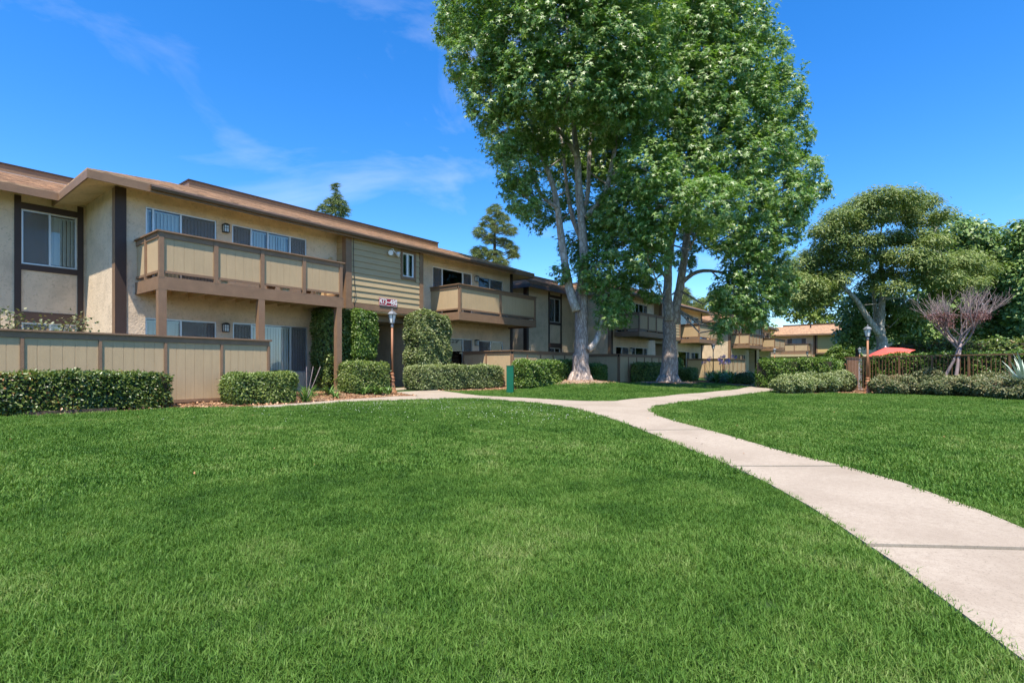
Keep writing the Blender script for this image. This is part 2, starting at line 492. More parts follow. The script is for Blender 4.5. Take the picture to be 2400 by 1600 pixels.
M['coral'] = mat_leaf("olive_tree_leaf", (.075, .125, .026), (.15, .215, .055), (.27, .31, .11), .5, .3, .35)
M['darktree'] = mat_leaf("dark_tree_leaf", (.055, .12, .028), (.14, .23, .055), (.26, .35, .11), .42, .25, .5)
M['yellowtree'] = mat_leaf("yellow_green_leaf", (.055, .12, .015), (.12, .20, .03), (.22, .28, .06), .5, .35, .4)
M['pine'] = mat_leaf("pine_needles", (.09, .15, .04), (.20, .27, .09), (.38, .42, .18), .55, .1, .3)
M['strap'] = mat_leaf("strap_leaf", (.03, .09, .018), (.08, .18, .035), (.18, .29, .08), .35, .2, .5)
M['agave'] = mat_plain("agave_leaf", (.42, .50, .38), .5, .15, 5.0)
M['purple'] = mat_leaf("purple_petals", (.17, .12, .45), (.27, .2, .62), (.42, .34, .75), .6, .3, .2)
M['plumleaf'] = mat_leaf("plum_leaf", (.08, .03, .035), (.17, .07, .075), (.30, .15, .14), .45, .25, .4)
M['plumbark'] = mat_plain("plum_bark", (.27, .205, .195), .85, .25, 8.0, .4, 30.0)
M['clover'] = mat_plain("clover_white", (.75, .76, .68), .7, .05, 5.0)
M['hedgewood'] = mat_plain("hedge_twigs", (.045, .035, .022), .9, .3, 10.0)
M['umbrella'] = mat_plain("coral_red_cloth", (.78, .10, .075), .8, .06, 3.0)
M['post_green'] = mat_plain("green_enamel", (.0, .10, .05), .3, .12, 3.0, .0, spec=.5)
M['rust'] = mat_plain("rust_brown_enamel", (.33, .145, .07), .5, .16, 7.0, .1, 50.0, dirt=.2)
M['lampgrey'] = mat_plain("lamp_grey_metal", (.20, .21, .22), .4, .15, 8.0, metallic=.3)
M['frosted'] = mat_plain("frosted_pane", (.62, .66, .64), .25, .04, 3.0)
M['signred'] = mat_plain("maroon_sign", (.30, .012, .03), .4, .05, 3.0)
M['iron'] = mat_plain("brown_iron", (.17, .09, .045), .5, .12, 8.0)
M['woodgate'] = mat_plain("brown_boards", (.26, .13, .06), .7, .2, 5.0, .3, 30.0, stretch=(6, 6, .4))
M['blue'] = mat_plain("blue_plastic", (.01, .22, .62), .4, .05, 4.0)

def mat_bark(name, light, dark, sx=9.0, sz=2.2):
    m, nt, out = new_mat(name); L = nt.links
    b = N_(nt, "ShaderNodeBsdfPrincipled", Roughness=0.95); b.inputs["Specular IOR Level"].default_value = 0.1
    geo = N_(nt, "ShaderNodeNewGeometry")
    mp = N_(nt, "ShaderNodeMapping"); mp.inputs["Scale"].default_value = (sx, sx, sz); L.new(geo.outputs["Position"], mp.inputs["Vector"])
    v = N_(nt, "ShaderNodeTexVoronoi", Scale=1.6, feature='DISTANCE_TO_EDGE'); 
    n = N_(nt, "ShaderNodeTexNoise", Scale=1.2, Detail=6.0, Roughness=0.65)
    L.new(mp.outputs[0], n.inputs["Vector"])
    mv = N_(nt, "ShaderNodeVectorMath", operation='MULTIPLY_ADD'); mv.inputs[1].default_value = (.7, .7, .7)
    L.new(n.outputs["Color"], mv.inputs[0]); L.new(mp.outputs[0], mv.inputs[2]); L.new(mv.outputs[0], v.inputs["Vector"])
    col = ramp(nt, v.outputs["Distance"], [(0.0, dark), (0.12, tuple((a + b_) / 2 for a, b_ in zip(light, dark))), (0.4, light)])
    mx = N_(nt, "ShaderNodeMixRGB", blend_type='OVERLAY'); mx.inputs[0].default_value = .5
    L.new(col, mx.inputs[1]); L.new(n.outputs["Fac"], mx.inputs[2]); L.new(mx.outputs[0], b.inputs["Base Color"])
    bp = N_(nt, "ShaderNodeBump", Strength=0.8, Distance=0.03); L.new(v.outputs["Distance"], bp.inputs["Height"]); L.new(bp.outputs[0], b.inputs["Normal"])
    L.new(b.outputs[0], out.inputs[0])
    return m
M['bark'] = mat_bark("sweetgum_bark", (.52, .43, .37), (.22, .165, .135))
M['bark_pale'] = mat_bark("sweetgum_limb_bark", (.52, .47, .42), (.26, .22, .185), 4.0, 2.0)
M['bark_grey'] = mat_bark("grey_bark", (.42, .40, .36), (.20, .18, .15), 3.0, 1.5)
M['bark_dark'] = mat_bark("dark_bark", (.16, .12, .09), (.05, .04, .03))

# ---- tree skeletons and crown lobes (metres): limbs [x,y,z,radius], lobes [x,y,z,rx,rz,back]
LA=[[[18.99,11.47,0.34,0.42],[19.0,11.46,1.07,0.34],[19.01,11.45,2.09,0.29],[19.01,11.44,3.32,0.26],[19.02,11.43,4.14,0.24]],[[18.45,11.35,3.16,0.2],[18.28,11.56,4.06,0.17],[18.16,11.71,5.06,0.15],[18.05,11.85,6.26,0.135],[17.98,11.93,7.26,0.12],[17.88,12.06,8.05,0.11],[17.7,12.28,8.95,0.09],[17.47,12.57,9.85,0.07],[17.26,12.84,11.05,0.05],[17.01,13.16,12.55,0.03]],[[17.87,11.91,7.33,0.09],[17.67,12.16,7.57,0.08],[17.45,12.43,7.92,0.07],[17.3,12.63,8.52,0.06],[17.15,12.82,9.31,0.04]],[[18.67,11.23,3.98,0.21],[18.72,11.16,5.28,0.18],[18.69,11.21,6.48,0.165],[18.61,11.3,7.89,0.15],[18.56,11.37,9.39,0.13],[18.5,11.45,10.29,0.11],[18.4,11.57,11.9,0.08],[18.34,11.65,13.4,0.06],[18.27,11.73,15.41,0.04]],[[18.2,11.18,9.33,0.1],[18.03,11.4,9.82,0.09],[17.81,11.66,10.27,0.08],[17.54,12.01,10.71,0.07],[17.37,12.22,11.15,0.05],[17.2,12.43,11.89,0.03]],[[18.68,11.06,6.96,0.12],[18.94,10.74,7.41,0.11],[19.17,10.44,8.0,0.1],[19.3,10.28,8.75,0.09],[19.41,10.14,9.65,0.08],[19.53,10.0,10.45,0.07],[19.59,9.92,11.55,0.05],[19.62,9.88,12.84,0.03]],[[19.37,10.19,8.75,0.06],[19.56,9.96,8.9,0.05],[19.81,9.64,9.2,0.04],[20.12,9.25,9.85,0.03]],[[19.01,11.12,1.58,0.15],[19.2,10.89,1.93,0.12],[19.31,10.74,2.39,0.11],[19.38,10.66,2.99,0.1],[19.4,10.63,3.6,0.08],[19.48,10.53,4.41,0.06],[19.64,10.33,5.32,0.04]],[[19.32,11.54,4.18,0.13],[19.51,11.3,4.91,0.11],[19.83,10.89,5.42,0.09],[20.16,10.49,5.84,0.07],[20.54,10.0,6.46,0.05]],[[19.92,11.9,6.21,0.11],[19.66,12.24,7.28,0.1],[19.49,12.45,8.56,0.08],[19.39,12.57,10.05,0.06],[19.26,12.74,11.55,0.04]],[[19.9,11.94,7.28,0.11],[20.06,11.74,8.56,0.1],[20.09,11.69,10.27,0.08],[20.26,11.49,12.08,0.06],[20.39,11.32,14.22,0.04]]]
LB=[[[24.0,9.68,0.18,0.46],[24.0,9.68,1.1,0.37],[24.0,9.67,2.25,0.31],[24.01,9.67,3.17,0.29]],[[23.79,9.62,3.04,0.23],[23.76,9.66,4.3,0.21],[23.77,9.64,5.44,0.19],[23.86,9.53,6.7,0.16],[23.98,9.38,7.72,0.13],[23.94,9.43,9.32,0.1],[23.8,9.61,11.15,0.07],[23.73,9.7,13.43,0.05],[23.8,9.61,15.72,0.03]],[[24.08,9.58,2.94,0.23],[24.25,9.37,4.09,0.2],[24.39,9.19,5.36,0.18],[24.48,9.07,6.63,0.16],[24.57,8.96,8.01,0.13],[24.79,8.69,9.85,0.1],[24.93,8.51,12.15,0.07],[25.0,8.42,14.69,0.05],[25.0,8.42,16.99,0.03]],[[24.41,9.16,4.9,0.11],[24.68,8.83,5.25,0.1],[25.0,8.42,5.41,0.08],[25.43,7.88,5.36,0.06],[25.93,7.25,5.13,0.04]],[[24.12,8.89,6.99,0.1],[24.67,8.2,8.12,0.09],[25.3,7.4,9.25,0.08],[25.94,6.6,10.61,0.06],[26.5,5.9,12.2,0.04]],[[24.34,8.94,7.72,0.09],[24.94,8.18,7.95,0.08],[25.72,7.19,8.29,0.07],[26.72,5.94,8.87,0.05],[27.58,4.87,9.66,0.03]],[[23.58,9.4,6.51,0.1],[23.09,10.02,7.3,0.08],[22.6,10.64,7.64,0.06],[22.11,11.25,7.86,0.04]],[[23.71,9.57,4.85,0.08],[23.35,10.01,5.53,0.06],[22.93,10.55,5.99,0.04]]]
BA=[[14.66,13.69,14.42,1.33,1.23,0],[17.6,16.43,17.14,1.33,1.23,1],[14.83,12.03,14.69,1.74,1.53,0],[19.34,15.69,18.91,1.74,1.53,1],[15.5,10.46,15.23,1.94,1.63,0],[21.09,14.23,20.41,1.94,1.63,1],[16.63,9.13,14.58,1.84,1.63,0],[22.51,12.36,19.43,1.84,1.63,1],[17.63,8.39,13.76,1.74,1.63,0],[23.16,11.02,17.8,1.74,1.63,1],[14.65,13.31,12.51,1.33,1.23,0],[17.99,16.33,15.17,1.33,1.23,1],[14.97,11.58,12.63,1.53,1.43,0],[19.84,15.35,16.47,1.53,1.43,1],[15.69,10.17,12.79,1.74,1.53,0],[21.41,13.88,17.14,1.74,1.53,1],[16.76,9.01,12.25,1.63,1.43,0],[22.63,12.16,16.24,1.63,1.43,1],[14.98,12.86,11.03,1.23,1.12,0],[18.43,15.82,13.38,1.23,1.12,1],[15.23,11.23,11.05,1.33,1.23,0],[20.21,14.9,14.38,1.33,1.23,1],[16.0,9.96,10.95,1.53,1.33,0],[21.61,13.45,14.49,1.53,1.33,1],[17.16,9.03,10.68,1.43,1.33,0],[22.48,11.83,13.73,1.43,1.33,1],[15.48,12.8,9.82,1.02,1.02,0],[18.43,15.24,11.53,1.02,1.02,1],[19.96,14.43,12.18,1.23,1.12,2],[20.6,13.63,11.61,1.33,1.23,2],[21.47,12.3,11.09,1.33,1.23,2],[21.4,13.05,12.65,1.12,0.92,2],[22.1,11.25,11.36,1.12,1.12,2],[18.1,8.23,11.34,1.43,1.43,0],[23.2,10.55,14.29,1.43,1.43,1],[16.0,12.38,8.57,0.92,0.92,0],[18.8,14.55,9.92,0.92,0.92,1],[20.51,13.3,10.36,1.12,1.02,2],[21.37,11.99,10.08,1.02,1.02,2],[21.62,10.64,9.17,0.92,0.92,2],[16.4,12.5,7.57,0.82,0.82,0],[18.6,14.18,8.47,0.82,0.82,1],[19.07,13.65,7.61,0.71,0.66,2],[20.19,12.95,8.4,0.92,0.92,2],[20.77,11.78,7.66,0.82,0.82,2],[19.88,12.5,6.29,0.61,0.61,2],[18.69,10.48,4.89,0.82,0.82,0],[20.24,11.35,5.23,0.82,0.82,1],[19.65,10.33,4.01,0.82,0.92,0],[20.63,10.85,4.16,0.82,0.92,1],[19.84,10.1,3.2,0.51,0.61,0],[20.83,10.6,3.31,0.51,0.61,1],[19.28,10.42,2.97,0.46,0.46,0],[20.47,11.06,3.1,0.46,0.46,1],[17.8,11.68,4.71,0.41,0.37,0],[18.43,10.89,4.31,0.46,0.37,0],[14.96,15.03,14.56,0.71,0.92,0],[16.28,16.36,15.77,0.71,0.92,1],[20.04,11.97,5.59,0.51,0.61,2],[17.63,11.9,11.4,0.92,0.82,0],[18.49,10.82,11.5,1.02,0.82,0],[19.1,10.05,10.61,0.82,0.82,0],[17.78,11.7,9.82,0.46,0.41,0],[18.73,10.51,10.02,0.56,0.51,0],[17.26,12.36,9.43,0.51,0.51,0],[17.02,12.66,10.12,0.71,0.71,0]]
BB=[[21.89,8.73,17.2,1.96,1.73,0],[26.25,10.46,20.46,1.96,1.73,1],[22.73,7.45,16.48,1.73,1.61,0],[27.55,9.03,19.8,1.73,1.61,1],[23.53,6.58,15.29,1.5,1.38,0],[28.34,7.93,18.23,1.5,1.38,1],[21.95,7.9,14.71,1.73,1.5,0],[27.33,9.84,18.11,1.73,1.5,1],[21.12,9.16,14.28,1.61,1.5,0],[26.01,11.28,17.39,1.61,1.5,1],[24.75,5.7,14.06,1.27,1.27,0],[28.84,6.64,16.24,1.27,1.27,1],[22.84,6.68,13.14,1.61,1.38,0],[28.59,8.36,16.23,1.61,1.38,1],[21.46,7.93,12.47,1.73,1.5,0],[27.53,10.17,15.75,1.73,1.5,1],[25.23,5.22,12.6,1.15,1.15,0],[29.22,6.05,14.47,1.15,1.15,1],[23.51,5.99,11.65,1.38,1.27,0],[29.22,7.44,14.27,1.38,1.27,1],[21.96,7.2,10.92,1.61,1.38,0],[28.33,9.29,13.85,1.61,1.38,1],[20.98,8.57,10.96,1.5,1.38,0],[26.87,10.98,13.8,1.5,1.38,1],[25.86,4.95,11.04,1.04,1.04,0],[29.17,5.59,12.35,1.04,1.04,1],[24.16,5.57,10.0,1.27,1.15,0],[29.43,6.78,12.0,1.27,1.15,1],[22.57,6.6,9.35,1.5,1.27,0],[28.87,8.45,11.73,1.5,1.27,1],[21.39,7.9,9.11,1.5,1.27,0],[27.61,10.2,11.51,1.5,1.27,1],[18.48,8.3,8.15,1.27,1.27,0],[26.53,11.92,11.34,1.27,1.27,1],[25.72,4.36,9.35,0.81,0.81,0],[30.17,5.11,10.82,0.81,0.81,1],[27.53,4.12,8.92,0.58,0.52,0],[29.37,4.39,9.46,0.58,0.52,1],[24.45,4.96,8.19,1.15,1.04,0],[30.15,6.12,9.9,1.15,1.04,1],[22.89,5.92,7.68,1.27,1.15,0],[29.7,7.68,9.72,1.27,1.15,1],[19.8,6.49,6.94,1.38,1.15,0],[28.67,9.4,9.67,1.38,1.15,1],[19.01,7.76,6.9,1.27,1.04,0],[27.11,11.07,9.48,1.27,1.04,1],[18.72,9.12,7.0,1.15,1.04,0],[25.32,12.33,9.17,1.15,1.04,1],[18.87,10.14,7.13,0.81,0.81,0],[23.92,12.86,8.81,0.81,0.81,1],[24.91,4.96,6.84,0.81,0.81,0],[29.83,5.94,8.03,0.81,0.81,1],[23.56,5.71,6.38,1.04,1.04,0],[29.6,7.18,7.8,1.04,1.04,1],[22.52,6.49,6.3,1.04,0.92,0],[29.06,8.38,7.88,1.04,0.92,1],[28.02,9.83,7.9,0.92,0.81,2],[19.1,8.29,6.0,0.92,0.81,0],[26.32,11.42,7.95,0.92,0.81,1],[19.12,9.63,5.92,1.04,0.92,0],[24.5,12.34,7.35,1.04,0.92,1],[19.59,10.88,6.41,0.69,0.69,0],[22.78,12.65,7.31,0.69,0.69,1],[24.34,5.42,5.45,0.92,0.81,0],[29.53,6.57,6.43,0.92,0.81,1],[23.27,6.12,5.16,0.92,0.92,0],[29.17,7.67,6.25,0.92,0.92,1],[25.1,5.19,4.58,0.69,0.92,0],[29.35,6.07,5.22,0.69,0.92,1],[23.0,6.53,4.15,0.92,0.92,0],[28.72,8.15,4.97,0.92,0.92,1],[23.91,5.89,3.98,0.92,0.92,0],[29.11,7.17,4.67,0.92,0.92,1],[23.02,6.73,3.14,0.69,0.81,0],[28.41,8.31,3.67,0.69,0.81,1],[24.08,5.93,3.06,0.63,0.63,0],[28.94,7.13,3.51,0.63,0.63,1],[22.88,7.04,2.47,0.25,0.41,0],[28.06,8.64,2.84,0.25,0.41,1],[19.29,8.67,5.15,1.04,0.81,0],[25.72,11.56,6.58,1.04,0.81,1],[21.18,10.08,4.79,0.81,0.69,0],[24.8,11.81,5.47,0.81,0.69,1],[21.33,9.42,4.22,0.52,0.52,0],[25.58,11.3,4.89,0.52,0.52,1],[27.37,10.24,6.55,0.69,0.58,2],[25.13,5.3,3.75,0.46,0.58,0],[29.18,6.15,4.21,0.46,0.58,1],[25.78,4.55,7.7,0.58,0.58,0],[29.82,5.27,8.78,0.58,0.58,1]]
BC=[[45.1,4.11,12.37,1.23,0.61,0],[50.67,4.61,13.79,1.23,0.61,1],[45.51,2.84,12.95,1.45,0.61,0],[52.44,3.27,14.8,1.45,0.61,1],[46.61,1.7,12.9,1.34,0.56,0],[53.42,1.95,14.66,1.34,0.56,1],[49.97,0.59,13.19,1.11,0.5,0],[52.89,0.62,13.91,1.11,0.5,1],[43.23,5.06,11.49,1.11,0.5,0],[49.41,5.78,13.01,1.11,0.5,1],[42.72,5.88,10.59,1.0,0.5,0],[47.0,6.47,11.57,1.0,0.5,1],[45.07,4.82,11.0,1.34,0.5,0],[48.49,5.19,11.78,1.34,0.5,1],[45.95,3.38,11.69,1.45,0.56,0],[50.78,3.74,12.83,1.45,0.56,1],[48.93,1.96,12.43,1.34,0.56,0],[50.89,2.04,12.9,1.34,0.56,1],[49.11,0.58,11.68,1.23,0.5,0],[54.45,0.64,12.86,1.23,0.5,1],[48.34,-0.58,11.83,0.67,0.31,0],[52.83,-0.64,12.85,0.67,0.31,1],[43.37,5.52,9.73,1.23,0.5,0],[47.44,6.04,10.56,1.23,0.5,1],[45.12,4.11,9.95,1.34,0.5,0],[48.67,4.43,10.67,1.34,0.5,1],[48.42,2.65,10.57,1.45,0.5,0],[52.5,2.88,11.39,1.45,0.5,1],[48.94,1.09,10.43,1.45,0.5,0],[51.6,1.15,10.95,1.45,0.5,1],[47.26,-0.17,9.71,1.0,0.45,0],[54.96,-0.2,11.15,1.0,0.45,1],[44.3,6.57,9.08,1.23,0.56,0],[49.29,7.31,10.01,1.23,0.56,1],[44.64,5.04,8.94,1.23,0.5,0],[49.65,5.61,9.85,1.23,0.5,1],[47.06,3.47,9.13,1.34,0.5,0],[51.99,3.83,10.0,1.34,0.5,1],[46.78,1.71,8.85,1.45,0.56,0],[53.57,1.96,10.01,1.45,0.56,1],[47.25,0.23,8.32,1.34,0.56,0],[52.6,0.25,9.17,1.34,0.56,1],[50.16,-1.11,8.4,1.23,0.5,0],[53.28,-1.17,8.87,1.23,0.5,1],[45.08,6.21,8.08,1.23,0.56,0],[46.85,6.45,8.36,1.23,0.56,1],[45.94,4.45,8.21,1.11,0.45,0],[50.0,4.85,8.87,1.11,0.45,1],[48.14,3.0,7.93,1.0,0.45,0],[51.57,3.21,8.43,1.0,0.45,1],[48.37,1.25,7.55,1.23,0.5,0],[51.78,1.34,8.02,1.23,0.5,1],[48.03,-0.42,7.12,1.23,0.5,0],[53.81,-0.47,7.87,1.23,0.5,1],[43.34,7.65,8.31,1.11,0.67,0],[46.85,8.27,8.92,1.11,0.67,1],[41.9,7.77,7.06,1.11,0.67,0],[45.27,8.4,7.56,1.11,0.67,1],[41.84,6.65,6.63,1.11,0.56,0],[46.01,7.32,7.21,1.11,0.56,1],[46.19,2.19,6.52,0.89,0.45,0],[52.71,2.5,7.32,0.89,0.45,1],[50.01,0.59,5.28,1.23,0.45,0],[54.0,0.63,5.64,1.23,0.45,1],[50.75,-1.86,8.82,1.23,0.5,0],[55.4,-2.03,9.56,1.23,0.5,1],[52.72,-2.77,8.26,1.11,0.56,0],[54.2,-2.85,8.46,1.11,0.56,1],[48.7,1.52,5.01,0.78,0.39,0],[53.76,1.67,5.45,0.78,0.39,1],[42.96,8.65,7.83,0.89,0.67,0],[46.87,9.44,8.47,0.89,0.67,1],[41.34,7.48,6.03,1.0,0.53,0],[48.1,8.71,6.88,1.0,0.53,1],[43.93,6.8,6.04,1.0,0.5,0],[47.18,7.3,6.43,1.0,0.5,1],[43.96,5.96,6.61,0.89,0.45,0],[49.15,6.67,7.29,0.89,0.45,1],[44.25,7.42,5.58,0.78,0.42,0],[47.96,8.04,5.98,0.78,0.42,1],[43.56,5.28,7.02,0.89,0.45,0],[49.94,6.05,7.92,0.89,0.45,1],[47.48,3.68,7.03,0.78,0.39,0],[51.85,4.02,7.6,0.78,0.39,1],[50.92,-0.87,6.57,1.0,0.45,0],[53.68,-0.92,6.88,1.0,0.45,1],[50.07,-2.08,7.0,1.11,0.5,0],[56.84,-2.36,7.83,1.11,0.5,1]]
LC=[[[48.8,2.95,1.77,0.55],[48.77,2.99,2.67,0.5],[48.7,3.08,3.56,0.42],[48.73,3.04,4.45,0.36],[48.77,2.99,5.56,0.32],[48.8,2.95,6.68,0.26],[48.77,2.99,8.02,0.2],[48.66,3.12,9.58,0.14],[48.73,3.04,11.25,0.08],[49.01,2.69,12.92,0.05]],[[47.69,3.06,3.29,0.34],[47.35,3.49,4.1,0.3],[46.94,4.0,5.03,0.27],[46.6,4.43,5.91,0.23],[46.19,4.94,6.56,0.2],[45.78,5.45,7.22,0.16],[45.31,6.05,8.09,0.1],[44.9,6.56,8.96,0.05]],[[45.89,5.0,6.59,0.12],[45.35,5.68,6.21,0.1],[44.67,6.53,5.77,0.07],[43.99,7.38,6.21,0.04],[43.45,8.06,6.97,0.03]],[[49.46,3.41,3.95,0.25],[49.43,3.45,5.2,0.22],[49.35,3.54,6.34,0.18],[49.28,3.63,7.7,0.13],[48.79,4.25,9.52,0.08],[48.43,4.7,11.12,0.04]],[[48.23,2.87,6.0,0.13],[48.67,2.31,6.06,0.11],[49.12,1.75,6.17,0.1],[49.36,1.45,6.83,0.08],[49.77,0.93,7.71,0.05]],[[49.03,1.7,6.15,0.06],[49.17,1.53,5.49,0.05],[49.51,1.1,5.05,0.03]],[[49.16,2.99,7.4,0.15],[49.66,2.36,8.52,0.12],[50.36,1.48,9.42,0.09],[51.2,0.42,10.32,0.06],[51.76,-0.28,11.55,0.04]],[[48.25,3.01,8.83,0.12],[47.7,3.7,10.04,0.09],[47.01,4.56,11.36,0.06],[46.6,5.08,12.14,0.04]]]
BD=[[65.39,-1.33,14.21,1.74,1.3,0],[70.14,-1.43,15.18,1.74,1.3,1],[66.04,-2.74,13.41,1.88,1.45,0],[71.92,-2.98,14.53,1.88,1.45,1],[67.24,-4.05,12.89,1.59,1.3,0],[72.99,-4.4,13.92,1.59,1.3,1],[67.48,-1.93,12.39,1.88,1.45,0],[69.84,-2.0,12.79,1.88,1.45,1],[66.23,-3.48,11.4,2.03,1.59,0],[71.75,-3.77,12.28,2.03,1.59,1],[67.47,-4.89,11.14,1.45,1.3,0],[71.41,-5.18,11.74,1.45,1.3,1],[66.78,-2.56,9.36,2.03,1.59,0],[69.78,-2.67,9.74,2.03,1.59,1],[67.98,-4.31,9.33,2.03,1.59,0],[72.19,-4.57,9.86,2.03,1.59,1],[70.39,-5.53,9.23,1.59,1.59,0],[72.08,-5.66,9.43,1.59,1.59,1],[67.49,-2.8,7.29,1.88,1.45,0],[71.84,-2.98,7.71,1.88,1.45,1],[67.51,-4.48,7.02,2.03,1.59,0],[71.18,-4.73,7.36,2.03,1.59,1],[68.38,-5.68,6.46,1.59,1.45,0],[72.13,-5.99,6.77,1.59,1.45,1],[67.15,-3.53,5.1,1.88,1.45,0],[70.27,-3.69,5.3,1.88,1.45,1],[70.15,-5.19,4.78,1.88,1.45,0],[73.7,-5.45,4.98,1.88,1.45,1],[70.53,-6.37,4.6,1.45,1.3,0],[72.81,-6.58,4.72,1.45,1.3,1],[64.48,-1.42,7.52,1.59,1.45,0],[70.59,-1.56,8.15,1.59,1.45,1],[65.87,-0.8,5.44,1.59,1.3,0],[70.27,-0.85,5.75,1.59,1.3,1],[63.43,1.41,4.83,1.59,1.3,0],[67.62,1.5,5.09,1.59,1.3,1],[63.61,2.32,4.03,1.16,0.87,0],[67.57,2.47,4.23,1.16,0.87,1],[63.55,0.75,3.97,1.45,0.87,0],[68.96,0.81,4.23,1.45,0.87,1],[63.78,-0.23,10.87,1.74,1.3,0],[67.99,-0.25,11.53,1.74,1.3,1],[64.79,0.31,8.26,1.74,1.3,0],[67.17,0.33,8.53,1.74,1.3,1],[66.98,-1.7,10.33,1.59,1.3,0],[68.54,-1.74,10.55,1.59,1.3,1],[69.56,-5.46,10.55,1.3,1.16,0],[73.2,-5.75,11.06,1.3,1.16,1],[71.14,-6.43,8.37,1.45,1.45,0],[74.17,-6.7,8.69,1.45,1.45,1]]
BE=[[62.87,-5.87,12.81,1.18,0.79,0],[67.31,-6.28,13.65,1.18,0.79,1],[63.05,-6.61,11.97,1.57,1.18,0],[68.51,-7.18,12.93,1.57,1.18,1],[62.8,-6.13,10.98,1.18,1.05,0],[68.03,-6.64,11.83,1.18,1.05,1],[65.46,-7.33,10.24,1.57,1.44,0],[67.68,-7.58,10.56,1.57,1.44,1],[62.28,-6.08,8.9,1.31,1.31,0],[67.32,-6.58,9.55,1.31,1.31,1],[62.78,-6.58,6.9,1.57,1.57,0],[66.34,-6.96,7.25,1.57,1.57,1],[63.51,-6.2,5.35,1.31,1.31,0],[66.28,-6.47,5.55,1.31,1.31,1],[63.87,-6.88,3.94,1.44,1.05,0],[67.72,-7.29,4.13,1.44,1.05,1],[64.45,-6.01,3.23,1.44,0.79,0],[65.95,-6.15,3.28,1.44,0.79,1],[64.72,-7.16,2.82,1.44,0.65,0],[68.78,-7.6,2.94,1.44,0.65,1],[61.79,-4.94,2.9,1.18,0.65,0],[65.06,-5.21,3.01,1.18,0.65,1],[63.83,-7.6,8.19,1.57,1.57,0],[67.24,-8.0,8.58,1.57,1.57,1]]
BF=[[53.15,5.15,6.13,1.28,0.9,0],[56.27,5.46,6.44,1.28,0.9,1],[52.84,5.12,4.86,1.15,1.03,0],[56.64,5.49,5.14,1.15,1.03,1],[53.17,4.84,4.37,1.28,1.03,0],[56.85,5.18,4.61,1.28,1.03,1],[55.03,4.26,5.47,1.03,1.03,0],[56.59,4.38,5.6,1.03,1.03,1],[52.34,5.39,3.6,1.15,0.77,0],[55.86,5.75,3.79,1.15,0.77,1],[53.27,4.33,3.36,1.03,0.64,0],[55.78,4.54,3.48,1.03,0.64,1],[55.47,2.63,5.4,1.03,1.03,0],[57.48,2.73,5.57,1.03,1.03,1],[55.64,2.23,4.39,1.03,0.9,0],[58.43,2.35,4.57,1.03,0.9,1],[54.58,4.86,7.0,1.03,0.64,0],[55.64,4.96,7.12,1.03,0.64,1],[55.67,2.85,6.57,0.9,0.77,0],[58.58,2.99,6.87,0.9,0.77,1],[53.9,3.87,6.85,1.03,0.77,0],[56.27,4.04,7.11,1.03,0.77,1],[55.31,2.02,6.1,1.03,0.77,0],[57.76,2.11,6.33,1.03,0.77,1],[56.12,1.45,5.13,1.03,0.9,0],[58.22,1.5,5.29,1.03,0.9,1]]
BG7=[[68.58,11.8,9.06,1.38,1.21,0],[71.04,12.23,9.35,1.38,1.21,1],[69.17,10.7,8.01,1.55,1.21,0],[72.21,11.17,8.33,1.55,1.21,1],[70.1,9.65,9.04,1.38,1.04,0],[73.06,10.06,9.38,1.38,1.04,1],[71.36,9.53,7.44,1.38,1.04,0],[72.61,9.69,7.56,1.38,1.04,1],[68.54,11.2,6.81,1.38,0.86,0],[71.34,11.65,7.05,1.38,0.86,1],[69.44,10.15,6.48,1.55,0.86,0],[71.44,10.44,6.64,1.55,0.86,1],[68.16,12.64,7.38,1.04,1.04,0],[69.68,12.92,7.53,1.04,1.04,1],[71.02,8.89,6.35,1.04,0.69,0],[73.2,9.17,6.52,1.04,0.69,1],[68.81,12.76,10.54,1.55,1.21,0],[69.63,12.91,10.66,1.55,1.21,1],[69.39,11.49,11.0,1.73,1.21,0],[71.62,11.86,11.33,1.73,1.21,1],[69.85,9.91,10.39,1.73,1.21,0],[71.72,10.18,10.65,1.73,1.21,1],[70.86,8.58,9.37,1.55,1.04,0],[72.78,8.81,9.6,1.55,1.04,1],[67.31,13.4,9.06,1.21,1.21,0],[68.86,13.71,9.25,1.21,1.21,1],[67.96,13.84,10.89,1.21,1.04,0],[69.68,14.19,11.14,1.21,1.04,1],[69.81,11.1,9.47,1.55,1.04,0],[70.94,11.28,9.61,1.55,1.04,1]]
BH=[[72.72,23.55,9.35,1.75,1.63,0],[74.66,24.18,9.58,1.75,1.63,1],[74.12,22.01,10.24,2.33,1.75,0],[75.6,22.44,10.43,2.33,1.75,1],[75.63,20.21,9.38,2.04,1.75,0],[76.42,20.42,9.47,2.04,1.75,1],[72.2,22.54,7.23,2.33,1.75,0],[74.17,23.15,7.41,2.33,1.75,1],[74.48,20.45,6.99,2.33,1.75,0],[76.35,20.96,7.14,2.33,1.75,1],[76.18,18.72,7.59,1.46,1.46,0],[77.87,19.13,7.74,1.46,1.46,1],[77.46,17.68,6.17,1.17,1.17,0],[79.28,18.09,6.3,1.17,1.17,1],[72.01,24.74,7.93,1.17,1.46,0],[72.75,25.0,8.0,1.17,1.46,1]]
